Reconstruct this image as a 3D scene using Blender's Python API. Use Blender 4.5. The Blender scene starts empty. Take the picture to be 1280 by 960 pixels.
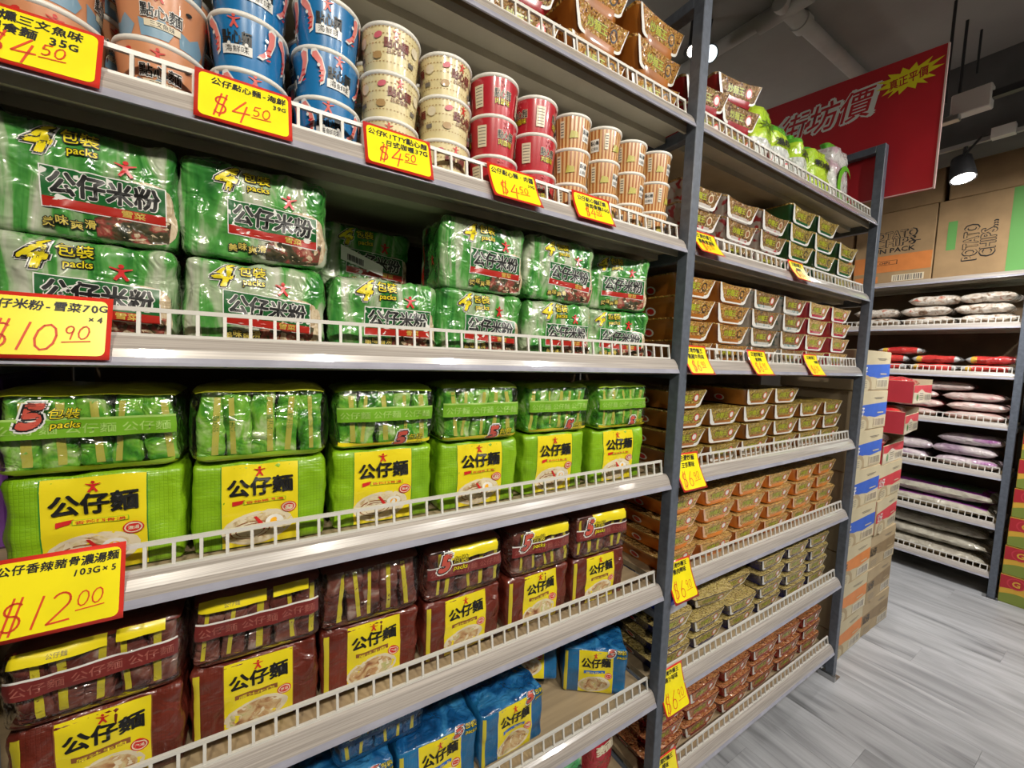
import bpy, math, random
from mathutils import Vector, Matrix, noise
from mathutils.geometry import tessellate_polygon
rnd = random.Random(7)
PI = math.pi
SC = bpy.context.scene
COL = SC.collection

# ------------------------------------------------------------------ camera
CAMZ = 1.349
F_PX, PITCH, ROLL, YAW = 508.56, math.radians(-4.088), math.radians(2.233), math.radians(57.849)
fw = Vector((math.cos(YAW)*math.cos(PITCH), math.sin(YAW)*math.cos(PITCH), math.sin(PITCH)))
r0 = Vector((math.sin(YAW), -math.cos(YAW), 0)); u0 = r0.cross(fw)
r1 = math.cos(ROLL)*r0 + math.sin(ROLL)*u0; u1 = -math.sin(ROLL)*r0 + math.cos(ROLL)*u0
cd = bpy.data.cameras.new('camera'); cam = bpy.data.objects.new('camera', cd); COL.objects.link(cam)
cd.sensor_fit = 'HORIZONTAL'; cd.sensor_width = 36.0; cd.lens = F_PX/1280*36.0; cd.clip_start = 0.02
cam.matrix_world = Matrix(((r1.x, u1.x, -fw.x, 0), (r1.y, u1.y, -fw.y, 0), (r1.z, u1.z, -fw.z, CAMZ), (0, 0, 0, 1)))
SC.camera = cam
# ------------------------------------------------------------------ world, view, lights
w = bpy.data.worlds.new('world'); SC.world = w; w.use_nodes = True
w.node_tree.nodes['Background'].inputs[0].default_value = (1.0, 0.93, 0.82, 1)
w.node_tree.nodes['Background'].inputs[1].default_value = 0.05
vs = SC.view_settings
vs.view_transform = 'Standard'; vs.look = 'None'; vs.gamma = 1.0; vs.use_curve_mapping = False
vs.exposure = -0.08
SPOT_W = 88.0
COLS = [(1.0, .92, .78), (1.0, .93, .81), (1.0, .95, .87), (1.0, .97, .93), (.96, .97, 1.0), (1.0, .97, .92)]
# aisle lamps on the ceiling track behind and beside the camera: (x, y, z, aim x, aim y, aim z, power factor)
AISLE = [(-0.45, -1.00, 2.60, -0.25, 0.75, 1.15, 0.9), (0.35, -1.05, 2.60, 0.30, 0.75, 1.05, 1.0),
         (1.15, -1.00, 2.60, 1.10, 0.75, 1.05, 1.0), (1.95, -1.00, 2.60, 1.75, 0.75, 0.95, 1.1),
         (2.45, -0.55, 2.60, 2.9, 0.6, 0.3, 0.75), (2.55, -0.15, 2.60, 3.75, 0.65, 0.9, 2.1)]

FILL_PEND = [(0.3, -1.35, 26.0), (3.0, -1.0, 50.0), (1.2, 2.2, 140.0), (2.9, 2.2, 110.0)]  # made-up fill bulbs out of view: x, y, power
# ------------------------------------------------------------------ helpers: materials
MATS = {}
def nt(m):
    m.use_nodes = True
    return m.node_tree, m.node_tree.nodes['Principled BSDF']
def mat(name, col, rough=0.5, metal=0.0, coat=0.0, spec=0.5, var=0.0, vscale=20.0, bump=0.0, bscale=60.0, emit=0.0, stretch=None, col2=None, objrand=0.0, alpha=1.0):
    if name in MATS: return MATS[name]
    m = bpy.data.materials.new(name); t, b = nt(m); N = t.nodes; L = t.links
    c = (*col, 1)
    b.inputs['Base Color'].default_value = c; b.inputs['Roughness'].default_value = rough
    b.inputs['Metallic'].default_value = metal; b.inputs['Coat Weight'].default_value = coat
    b.inputs['Coat Roughness'].default_value = 0.06; b.inputs['Specular IOR Level'].default_value = spec
    if emit: b.inputs['Emission Color'].default_value = c; b.inputs['Emission Strength'].default_value = emit
    tc = None
    if var or bump or col2:
        tc = N.new('ShaderNodeTexCoord'); mp = N.new('ShaderNodeMapping'); L.new(tc.outputs['Object'], mp.inputs[0])
        if stretch: mp.inputs['Scale'].default_value = stretch
    if var or col2:
        n = N.new('ShaderNodeTexNoise'); n.inputs['Scale'].default_value = vscale; n.inputs['Detail'].default_value = 4
        L.new(mp.outputs[0], n.inputs['Vector'])
        r = N.new('ShaderNodeValToRGB'); L.new(n.outputs[0], r.inputs[0])
        d = col2 if col2 else tuple(min(1, x*(1+var)) for x in col)
        a = col if col2 else tuple(x*(1-var) for x in col)
        r.color_ramp.elements[0].position = 0.35; r.color_ramp.elements[1].position = 0.65
        r.color_ramp.elements[0].color = (*a, 1); r.color_ramp.elements[1].color = (*d, 1)
        out = r.outputs[0]
        if objrand:
            oi = N.new('ShaderNodeObjectInfo'); h = N.new('ShaderNodeHueSaturation'); mr = N.new('ShaderNodeMapRange')
            L.new(oi.outputs['Random'], mr.inputs[0]); mr.inputs[3].default_value = 1-objrand; mr.inputs[4].default_value = 1+objrand
            L.new(mr.outputs[0], h.inputs['Value']); L.new(out, h.inputs['Color']); out = h.outputs[0]
        L.new(out, b.inputs['Base Color'])
    if bump:
        n2 = N.new('ShaderNodeTexNoise'); n2.inputs['Scale'].default_value = bscale; n2.inputs['Detail'].default_value = 3
        L.new(mp.outputs[0], n2.inputs['Vector'])
        bp = N.new('ShaderNodeBump'); bp.inputs['Strength'].default_value = bump; bp.inputs['Distance'].default_value = 0.01
        L.new(n2.outputs[0], bp.inputs['Height']); L.new(bp.outputs[0], b.inputs['Normal'])
        if coat: L.new(bp.outputs[0], b.inputs['Coat Normal'])
    MATS[name] = m
    return m
def film_mat(name, tint=(1, 1, 1), gloss=0.10, bscale=34.0, bump=0.9):
    m = bpy.data.materials.new(name); m.use_nodes = True; t = m.node_tree; N = t.nodes; L = t.links
    N.remove(N['Principled BSDF']); out = N['Material Output']
    tr = N.new('ShaderNodeBsdfTransparent'); tr.inputs[0].default_value = (*tint, 1)
    gl = N.new('ShaderNodeBsdfGlossy'); gl.inputs['Roughness'].default_value = 0.12
    tc = N.new('ShaderNodeTexCoord'); n2 = N.new('ShaderNodeTexNoise'); n2.inputs['Scale'].default_value = bscale; n2.inputs['Detail'].default_value = 2
    n2.inputs['Distortion'].default_value = 1.2
    L.new(tc.outputs['Object'], n2.inputs['Vector'])
    bp = N.new('ShaderNodeBump'); bp.inputs['Strength'].default_value = bump; bp.inputs['Distance'].default_value = 0.012
    L.new(n2.outputs[0], bp.inputs['Height']); L.new(bp.outputs[0], gl.inputs['Normal'])
    lf = N.new('ShaderNodeLayerWeight'); L.new(bp.outputs[0], lf.inputs['Normal'])
    lw = N.new('ShaderNodeMath'); lw.operation = 'POWER'; lw.inputs[1].default_value = 4.0; L.new(lf.outputs['Facing'], lw.inputs[0])
    ad = N.new('ShaderNodeMath'); ad.operation = 'ADD'; ad.inputs[1].default_value = gloss; L.new(lw.outputs[0], ad.inputs[0])
    mx = N.new('ShaderNodeMixShader'); L.new(ad.outputs[0], mx.inputs[0]); L.new(tr.outputs[0], mx.inputs[1]); L.new(gl.outputs[0], mx.inputs[2])
    L.new(mx.outputs[0], out.inputs[0]); MATS[name] = m
    return m
def ramp_mat(name, stops, scale=30, stretch=None, rough=0.3, coat=0.5, detail=5, distort=0.0, bump=0.3, kind='noise', objseed=True, bscale=None):
    """several colours driven by noise: printed food photographs, foil, streaky print"""
    m = bpy.data.materials.new(name); t, b = nt(m); N = t.nodes; L = t.links
    tc = N.new('ShaderNodeTexCoord'); mp = N.new('ShaderNodeMapping'); L.new(tc.outputs['Object'], mp.inputs[0])
    if stretch: mp.inputs['Scale'].default_value = stretch
    if objseed:
        oi = N.new('ShaderNodeObjectInfo'); mu = N.new('ShaderNodeVectorMath'); mu.operation = 'SCALE'; mu.inputs[0].default_value = (7, 3, 5)
        L.new(oi.outputs['Random'], mu.inputs['Scale']); L.new(mu.outputs[0], mp.inputs['Location'])
    if kind == 'noise':
        n = N.new('ShaderNodeTexNoise'); n.inputs['Scale'].default_value = scale; n.inputs['Detail'].default_value = detail; n.inputs['Distortion'].default_value = distort
        fac = n.outputs[0]
    else:
        n = N.new('ShaderNodeTexWave'); n.inputs['Scale'].default_value = scale; n.inputs['Distortion'].default_value = distort; n.inputs['Detail'].default_value = detail
        fac = n.outputs['Fac']
    L.new(mp.outputs[0], n.inputs['Vector'])
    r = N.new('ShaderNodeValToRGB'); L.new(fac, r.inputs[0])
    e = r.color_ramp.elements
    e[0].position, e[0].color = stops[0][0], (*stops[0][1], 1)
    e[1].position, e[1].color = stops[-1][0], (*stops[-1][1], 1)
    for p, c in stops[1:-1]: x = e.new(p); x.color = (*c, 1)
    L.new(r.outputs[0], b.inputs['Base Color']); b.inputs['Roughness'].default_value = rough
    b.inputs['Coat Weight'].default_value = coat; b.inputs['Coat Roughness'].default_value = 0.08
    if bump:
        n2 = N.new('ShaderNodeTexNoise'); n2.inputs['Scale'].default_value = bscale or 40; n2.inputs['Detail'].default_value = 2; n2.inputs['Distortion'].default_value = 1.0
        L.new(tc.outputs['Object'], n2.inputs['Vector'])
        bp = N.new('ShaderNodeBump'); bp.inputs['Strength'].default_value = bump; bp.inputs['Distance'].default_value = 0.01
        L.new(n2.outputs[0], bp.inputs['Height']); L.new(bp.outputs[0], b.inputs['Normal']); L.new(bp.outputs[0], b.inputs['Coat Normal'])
    MATS[name] = m
    return m

# ------------------------------------------------------------------ helpers: mesh
class MB:
    def __init__(s): s.v = []; s.f = []; s.m = []; s.s = []
    def add(s, vs_, fs, mi=0, sm=False):
        o = len(s.v); s.v += [tuple(p) for p in vs_]
        for f in fs: s.f.append(tuple(i+o for i in f)); s.m.append(mi); s.s.append(sm)
    def box(s, x0, x1, y0, y1, z0, z1, mi=0):
        v = [(x, y, z) for x in (x0, x1) for y in (y0, y1) for z in (z0, z1)]
        s.add(v, [(0, 1, 3, 2), (4, 6, 7, 5), (0, 4, 5, 1), (2, 3, 7, 6), (0, 2, 6, 4), (1, 5, 7, 3)], mi)
    def bbox(s, x0, x1, y0, y1, z0, z1, b=0.003, mi=0):
        """box with chamfered edges"""
        v = []; idx = {}
        X = (x0, x1); Y = (y0, y1); Z = (z0, z1); sg = (1, -1)
        for i in (0, 1):
            for j in (0, 1):
                for k in (0, 1):
                    for a in range(3):
                        p = [X[i]+sg[i]*b, Y[j]+sg[j]*b, Z[k]+sg[k]*b]
                        p[a] = (X[i], Y[j], Z[k])[a]
                        idx[(i, j, k, a)] = len(v); v.append(p)
        f = []
        for a in range(3):
            o = [q for q in range(3) if q != a]
            for e in (0, 1):
                def key(p, q):
                    r = [0, 0, 0]; r[a] = e; r[o[0]] = p; r[o[1]] = q
                    return idx[(*r, a)]
                f.append((key(0, 0), key(1, 0), key(1, 1), key(0, 1)))
        for a in range(3):
            o = [q for q in range(3) if q != a]
            for p in (0, 1):
                for q in (0, 1):
                    r = [0, 0, 0]; r[o[0]] = p; r[o[1]] = q
                    r2 = list(r); r2[a] = 1
                    f.append((idx[(*r, o[0])], idx[(*r2, o[0])], idx[(*r2, o[1])], idx[(*r, o[1])]))
        for i in (0, 1):
            for j in (0, 1):
                for k in (0, 1): f.append((idx[(i, j, k, 0)], idx[(i, j, k, 1)], idx[(i, j, k, 2)]))
        s.add(v, f, mi)
    def extrude(s, prof, x0, x1, mi=0, axis=0):
        n = len(prof)
        def P(x, p): return (x, p[0], p[1]) if axis == 0 else (p[0], x, p[1])
        v = [P(x0, p) for p in prof] + [P(x1, p) for p in prof]
        f = [(i, (i+1) % n, (i+1) % n+n, i+n) for i in range(n)] + [tuple(range(n)), tuple(range(2*n-1, n-1, -1))]
        s.add(v, f, mi)
    def tube(s, a, b, r, n=12, mi=0, r2=None, cap=True):
        a = Vector(a); b = Vector(b); d = (b-a).normalized(); r2 = r if r2 is None else r2
        u = d.orthogonal().normalized(); w_ = d.cross(u); v = []
        for c, q in ((a, r), (b, r2)):
            for i in range(n):
                t = 2*PI*i/n; v.append(c+q*(math.cos(t)*u+math.sin(t)*w_))
        f = [(i, (i+1) % n, (i+1) % n+n, i+n) for i in range(n)]
        s.add(v, f, mi, True)
        if cap: s.add(v, [tuple(range(n)), tuple(range(2*n-1, n-1, -1))], mi)
    def lathe(s, prof, n=32, mi=0, sm=True, caps=False):
        v = [(r*math.cos(2*PI*i/n), r*math.sin(2*PI*i/n), z) for r, z in prof for i in range(n)]
        f = [(j*n+i, j*n+(i+1) % n, (j+1)*n+(i+1) % n, (j+1)*n+i) for j in range(len(prof)-1) for i in range(n)]
        s.add(v, f, mi, sm)
    def disc(s, r, z, n=32, mi=0): s.add([(r*math.cos(2*PI*i/n), r*math.sin(2*PI*i/n), z) for i in range(n)], [tuple(range(n))], mi)
    def mesh(s, name, mats):
        me = bpy.data.meshes.new(name); me.from_pydata(s.v, [], s.f)
        for m in mats: me.materials.append(m)
        me.polygons.foreach_set('material_index', s.m); me.polygons.foreach_set('use_smooth', s.s)
        me.update(); return me
    def build(s, name, mats, parent=None, loc=(0, 0, 0), rz=0):
        return obj(name, s.mesh(name, mats if isinstance(mats, (list, tuple)) else [mats]), parent, loc, rz)
def obj(name, me, parent=None, loc=(0, 0, 0), rz=0, rot=None):
    o = bpy.data.objects.new(name, me); COL.objects.link(o); o.parent = parent
    o.location = loc; o.rotation_euler = rot if rot else (0, 0, rz)
    return o
def thing(name, label, cat, loc=(0, 0, 0), rz=0, group=None, rot=None):
    o = obj(name, None, None, loc, rz, rot); o.empty_display_size = 0.02
    return tag(o, label, cat, group)
def tag(o, label, cat, group=None):
    o['label'] = label; o['category'] = cat
    if group: o['group'] = group
    return o
def struct(o, label=None, cat=None):
    o['kind'] = 'structure'
    if label: o['label'] = label
    if cat: o['category'] = cat
    return o
def copy_parts(src, dst):
    """copies the parts of a thing onto another empty; meshes stay shared"""
    for ch in list(src.children):
        c = ch.copy(); COL.objects.link(c); c.parent = dst
        for g in list(ch.children):
            d = g.copy(); COL.objects.link(d); d.parent = c
class Kind:
    """first call uses the prototype's own parts, later calls copy them"""
    def __init__(s, name, parts): s.name = name; s.parts = parts; s.first = None      # parts: [(name, mesh, [(sub, mesh)...])]
    def place(s, label, cat, loc, rz=0, group=None, rot=None):
        t = thing(s.name, label, cat, loc, rz, group, rot)
        if s.first is None:
            for p in s.parts:
                o = obj(p[0], p[1], t)
                for q in (p[2] if len(p) > 2 else []): obj(q[0], q[1], o)
            s.first = t
        else: copy_parts(s.first, t)
        return t

# ------------------------------------------------------------------ helpers: flat print (lettering, drawings) mapped on a surface
_TX = {}
def text2d(s):
    k = s
    if k in _TX: return _TX[k]
    c = bpy.data.curves.new('t', 'FONT'); c.body = s; c.resolution_u = 2; c.size = 1
    o = bpy.data.objects.new('t', c); COL.objects.link(o)
    dg = bpy.context.evaluated_depsgraph_get(); me = bpy.data.meshes.new_from_object(o.evaluated_get(dg))
    me.calc_loop_triangles()
    vv = [(v.co.x, v.co.y) for v in me.vertices]; tt = [tuple(t.vertices) for t in me.loop_triangles]
    bpy.data.objects.remove(o); bpy.data.curves.remove(c); bpy.data.meshes.remove(me)
    xs = [p[0] for p in vv] or [0]
    _TX[k] = (vv, tt, min(xs), max(xs))
    return _TX[k]
class Print:
    """flat coloured shapes laid on a surface; fn(x, y, off) -> 3D point"""
    def __init__(s, fn, maxlen=0.02): s.fn = fn; s.mb = MB(); s.mats = []; s.maxlen = maxlen; s.lv = 0; s.ix = {}
    def mi(s, m):
        if m not in s.mats: s.mats.append(m)
        return s.mats.index(m)
    def vert(s, p, off):
        k = (round(p[0]*2e5), round(p[1]*2e5), round(off*1e6)); i = s.ix.get(k)
        if i is None: i = s.ix[k] = len(s.mb.v); s.mb.v.append(tuple(s.fn(p[0], p[1], off)))
        return i
    def face(s, pts, mi, off): s.mb.f.append(tuple(s.vert(p, off) for p in pts)); s.mb.m.append(mi); s.mb.s.append(True)
    def tri(s, a, b, c, mi, off, depth=0):
        L = max(((a, b, c), (b, c, a), (c, a, b)), key=lambda q: (q[0][0]-q[1][0])**2+(q[0][1]-q[1][1])**2)
        if depth < 7 and (L[0][0]-L[1][0])**2+(L[0][1]-L[1][1])**2 > s.maxlen**2:
            p, q, r = L; m = ((p[0]+q[0])/2, (p[1]+q[1])/2)
            s.tri(p, m, r, mi, off, depth+1); s.tri(m, q, r, mi, off, depth+1); return
        s.face((a, b, c), mi, off)
    def off(s, lv): return 0.0005+0.00014*lv
    def poly(s, pts, m, lv=None):
        if lv is None: s.lv += 1; lv = s.lv
        mi = s.mi(m); off = s.off(lv)
        for t in tessellate_polygon([[Vector((p[0], p[1], 0)) for p in pts]]):
            s.tri(*[pts[i] for i in t], mi, off)
    def rect(s, x0, y0, x1, y1, m, lv=None):
        if lv is None: s.lv += 1; lv = s.lv
        mi = s.mi(m); off = s.off(lv); g = s.maxlen*.6
        nx = max(1, math.ceil(abs(x1-x0)/g)); ny = max(1, math.ceil(abs(y1-y0)/g))
        for i in range(nx):
            for j in range(ny):
                a, b = x0+(x1-x0)*i/nx, x0+(x1-x0)*(i+1)/nx; c, d = y0+(y1-y0)*j/ny, y0+(y1-y0)*(j+1)/ny
                s.face(((a, c), (b, c), (b, d), (a, d)), mi, off)
    def ell(s, cx, cy, rx, ry, m, n=16, rot=0, lv=None):
        c, q = math.cos(rot), math.sin(rot)
        s.poly([(cx+rx*math.cos(t)*c-ry*math.sin(t)*q, cy+rx*math.cos(t)*q+ry*math.sin(t)*c) for t in [2*PI*i/n for i in range(n)]], m, lv)
    def text(s, txt, cx, cy, size, m, bold=0.0, width=None, rot=0, shear=0.0, anchor='c', lv=None, asp=1.0):
        if lv is None: s.lv += 1; lv = s.lv
        vv, tt, x0, x1 = text2d(txt)
        if not tt: return
        mi = s.mi(m); off = s.off(lv)
        sx = size*asp if width is None else width/max(1e-6, x1-x0)
        mid = (x0+x1)/2 if anchor == 'c' else (x0 if anchor == 'l' else x1)
        c, q = math.cos(rot), math.sin(rot)
        k = 0 if bold < .006 else (4 if bold < .025 else 8)
        sh = [(0, 0)]+[(bold*math.cos(2*PI*i/k+.4), bold*math.sin(2*PI*i/k+.4)) for i in range(k)]
        if bold > .09: sh += [(bold*.5*math.cos(2*PI*i/6), bold*.5*math.sin(2*PI*i/6)) for i in range(6)]
        for si, (ox, oy) in enumerate(sh):
            off = s.off(lv)+7e-6*si; P = []
            for x, y in vv:
                X = (x-mid+ox)*sx; Y = (y-0.37+oy)*size; X += shear*Y
                P.append((cx+X*c-Y*q, cy+X*q+Y*c))
            for t in tt: s.tri(P[t[0]], P[t[1]], P[t[2]], mi, off)
    def hand(s, txt, x, y, size, m, bold=0.012, seed=0, width=None):
        """handwriting: each character a little off"""
        r = random.Random(seed); adv = [0.62 if ord(ch) < 128 else 1.0 for ch in txt]
        tot = sum(adv); sx = size if width is None else width/tot
        s.lv += 1; lv = s.lv; cx = x
        for ch, a in zip(txt, adv):
            if ch != ' ':
                s.text(ch, cx+a*sx/2, y+r.uniform(-.05, .05)*size, size*r.uniform(.92, 1.05), m, bold, rot=r.uniform(-.08, .08), shear=r.uniform(0, .15), lv=lv, asp=sx/size*(1.0))
            cx += a*sx
    def stroke(s, pts, wd, m, lv):
        for (a, b), (c, d) in zip(pts[:-1], pts[1:]):
            L = math.hypot(c-a, d-b) or 1e-6; nx, ny = -(d-b)/L*wd/2, (c-a)/L*wd/2; ex, ey = (c-a)/L*wd*.3, (d-b)/L*wd*.3
            s.poly([(a-ex+nx, b-ey+ny), (a-ex-nx, b-ey-ny), (c+ex-nx, d+ey-ny), (c+ex+nx, d+ey+ny)], m, lv)
    def marker(s, txt, x, y, size, m, wd, seed=0):
        """price written with a thin marker; (x, y) is the lower left corner; returns the end x"""
        r = random.Random(seed); s.lv += 1; lv = s.lv
        def arc(cx, cy, rx, ry, a0, a1, n=10): return [(cx+rx*math.cos(math.radians(a0+(a1-a0)*i/n)), cy+ry*math.sin(math.radians(a0+(a1-a0)*i/n))) for i in range(n+1)]
        G = {'0': [arc(.3, .5, .27, .48, 80, 440)], '1': [[(.22, 1.0), (.10, 0)]], '2': [arc(.3, .72, .24, .27, 150, -40)+[(.05, .02), (.62, .06)]],
             '4': [[(.42, 1.0), (.02, .32), (.66, .38)], [(.50, .75), (.40, -.15)]], '5': [[(.12, .95), (.08, .58)]+arc(.26, .32, .24, .28, 110, -130), [(.12, .95), (.52, 1.0)]],
             '6': [[(.42, 1.0), (.14, .55)]+arc(.28, .26, .22, .26, 150, 520)], '9': [arc(.28, .70, .20, .26, 20, 380)+[(.42, 0)]],
             '$': [arc(.28, .72, .22, .20, 40, 250)+arc(.28, .28, .22, .24, 80, -140), [(.22, 1.08), (.12, -.10)], [(.42, 1.08), (.32, -.10)]], '.': [[(.1, .02), (.16, .06)]]}
        for ch in txt:
            dy = r.uniform(-.05, .05)
            for st in G[ch]:
                s.stroke([(x+(a+.16*b)*size, y+(b+dy)*size) for a, b in st], wd, m, lv)
            x += (.42 if ch == '1' else (.3 if ch == '.' else .74))*size
        return x
    def logo(s, cx, cy, r, m):
        """little figure with a round head, arms out and legs apart"""
        s.ell(cx, cy+.72*r, .26*r, .26*r, m, 10)
        s.poly([(cx+px*r, cy+py*r) for px, py in [(-1.0, .44), (-.95, .56), (-.22, .40), (.22, .40), (.95, .56), (1.0, .44), (.24, .12), (.24, -.12), (.70, -.85), (.42, -1.0), (0, -.42), (-.42, -1.0), (-.70, -.85), (-.24, -.12), (-.24, .12)]], m, s.lv)
    def mesh(s, name): return s.mb.mesh(name, s.mats)

def wob(p, amp, sc, seed): return noise.noise(Vector((p[0]*sc+seed*3.1, p[1]*sc-seed*1.7, p[2]*sc+seed*5.3)))*amp
class RBox:
    """soft rounded box (bag, packet) standing on z=0; same function places print on its faces"""
    def __init__(s, w, d, h, r=0.012, puff=0.004, amp=0.002, sc=35, seed=0, crease=0.0, taper=0.0):
        s.w, s.d, s.h, s.r, s.puff, s.amp, s.sc, s.seed, s.crease, s.taper = w, d, h, r, puff, amp, sc, seed, crease, taper
    def pt(s, p, off=0.0):
        hw, hd, hh = s.w/2, s.d/2, s.h/2; r = s.r
        q = Vector(p); inn = Vector((max(-hw+r, min(hw-r, q.x)), max(-hd+r, min(hd-r, q.y)), max(-hh+r, min(hh-r, q.z))))
        n = (q-inn)
        n = n.normalized() if n.length > 1e-9 else Vector((0, 0, 1))
        a = (1-(q.x/hw)**2); b = (1-(q.y/hd)**2); c = (1-(q.z/hh)**2)
        pf = s.puff*(max(a, 0)*max(c, 0)*abs(n.y)+max(b, 0)*max(c, 0)*abs(n.x)+max(a, 0)*max(b, 0)*abs(n.z)*(0.5 if n.z > 0 else 0.0))
        k = wob(q, s.amp, s.sc, s.seed) + wob(q, s.amp*0.5, s.sc*2.7, s.seed+9)
        if s.crease: k -= s.crease*abs(noise.noise(Vector((q.x*24+s.seed, q.y*24, q.z*14+s.seed))))
        low = min(1, max(0, (q.z+hh)/0.01))
        res = inn+n*(r+pf+k*low+off)
        t = 1-s.taper*(res.z+hh)/s.h
        res.x *= t; res.y *= t
        res.z = max(res.z, -hh)
        return Vector((res.x, res.y, res.z+hh))
    def front(s, x, z, off): return s.pt((x, -s.d/2, z-s.h/2), off)
    def top(s, x, y, off): return s.pt((x, y, s.h/2), off)
    def side(s, sgn): return lambda y, z, off: s.pt((sgn*s.w/2, y*sgn, z-s.h/2), off)
    def grid(s, a, n, r):
        out = [-a, -a+r*.35, -a+r]; m = max(1, n-4)
        out += [-a+r+(2*a-2*r)*i/m for i in range(1, m)]
        return out+[a-r, a-r*.35, a]
    def mb(s, nx=14, ny=10, nz=12, mfn=None):
        gx, gy, gz = s.grid(s.w/2, nx, s.r), s.grid(s.d/2, ny, s.r), s.grid(s.h/2, nz, s.r)
        M = MB()
        def face(A, B, fn, flip):
            v = [s.pt(fn(a, b)) for b in B for a in A]; na = len(A)
            for j in range(len(B)-1):
                for i in range(na-1):
                    q = (j*na+i, j*na+i+1, (j+1)*na+i+1, (j+1)*na+i)
                    if flip: q = q[::-1]
                    c = (v[q[0]]+v[q[2]])/2
                    fl.append((q, mfn(c) if mfn else 0))
            o = len(M.v); M.v += [tuple(p) for p in v]
            for q, mi in fl: M.f.append(tuple(k+o for k in q)); M.m.append(mi); M.s.append(True)
            fl.clear()
        fl = []
        hw, hd, hh = s.w/2, s.d/2, s.h/2
        face(gx, gz, lambda a, b: (a, -hd, b), False); face(gx, gz, lambda a, b: (a, hd, b), True)
        face(gy, gz, lambda a, b: (-hw, a, b), True); face(gy, gz, lambda a, b: (hw, a, b), False)
        face(gx, gy, lambda a, b: (a, b, hh), False); face(gx, gy, lambda a, b: (a, b, -hh), True)
        return M
def weld(me, d=0.0004):
    import bmesh
    bm = bmesh.new(); bm.from_mesh(me); bmesh.ops.remove_doubles(bm, verts=bm.verts, dist=d); bm.to_mesh(me); bm.free(); return me

# ------------------------------------------------------------------ palette
WHITE = mat('white_plastic', (.66, .64, .59), .35)
POST = mat('charcoal_paint', (.095, .110, .138), .42, var=.15, vscale=60, bump=.05)
DECKM = mat('shelf_deck_grey', (.36, .27, .16), .5, var=.12, vscale=12, stretch=(.3, 6, 1))
UNDER = mat('shelf_underside_olive', (.50, .46, .36), .45, var=.1, vscale=8)
STRIP = mat('price_strip_paper', (.40, .36, .325), .28, coat=.8, var=.22, vscale=9, stretch=(.5, 30, 60))
CLEAR = mat('clear_strip_edge', (.36, .36, .43), .12, coat=1.0, var=.1)
CARD = mat('brown_cardboard', (.36, .235, .115), .75, var=.12, vscale=7, bump=.05, bscale=180)
BACKP = mat('dark_brown_board', (.13, .082, .042), .7, var=.25, vscale=6)
BLACK = mat('ink_black', (.012, .012, .012), .4)
INK = mat('marker_black', (.01, .01, .01), .5)
REDINK = mat('marker_red', (.70, .06, .015), .5)
TAGY = mat('tag_yellow', (.93, .80, .012), .32, coat=.35, var=.05)
TAGR = mat('tag_red', (.72, .035, .02), .32, coat=.35)
YEL = mat('print_yellow', (.80, .66, .015), .3, coat=.6)
RED = mat('print_red', (.58, .02, .02), .3, coat=.5)
PINK = mat('print_pink', (.75, .22, .20), .3, coat=.5)
CREAM = mat('print_cream', (.70, .62, .45), .3, coat=.5)
WPRINT = mat('print_white', (.75, .74, .70), .3, coat=.5)
ORANGE = mat('print_orange', (.80, .25, .03), .4)
GREEN = mat('print_green', (.03, .22, .03), .3, coat=.5)
LIME = mat('print_lime', (.30, .52, .02), .3, coat=.5)
EGG = mat('print_egg', (.85, .42, .02), .3)
BLUEP = mat('print_blue', (.02, .13, .55), .4)
NOODLEBR = mat('print_brown', (.25, .09, .03), .4)
GREYTXT = mat('print_grey', (.16, .14, .12), .5)
FILM = film_mat('clear_film', (.98, .99, .98), .11)

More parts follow.
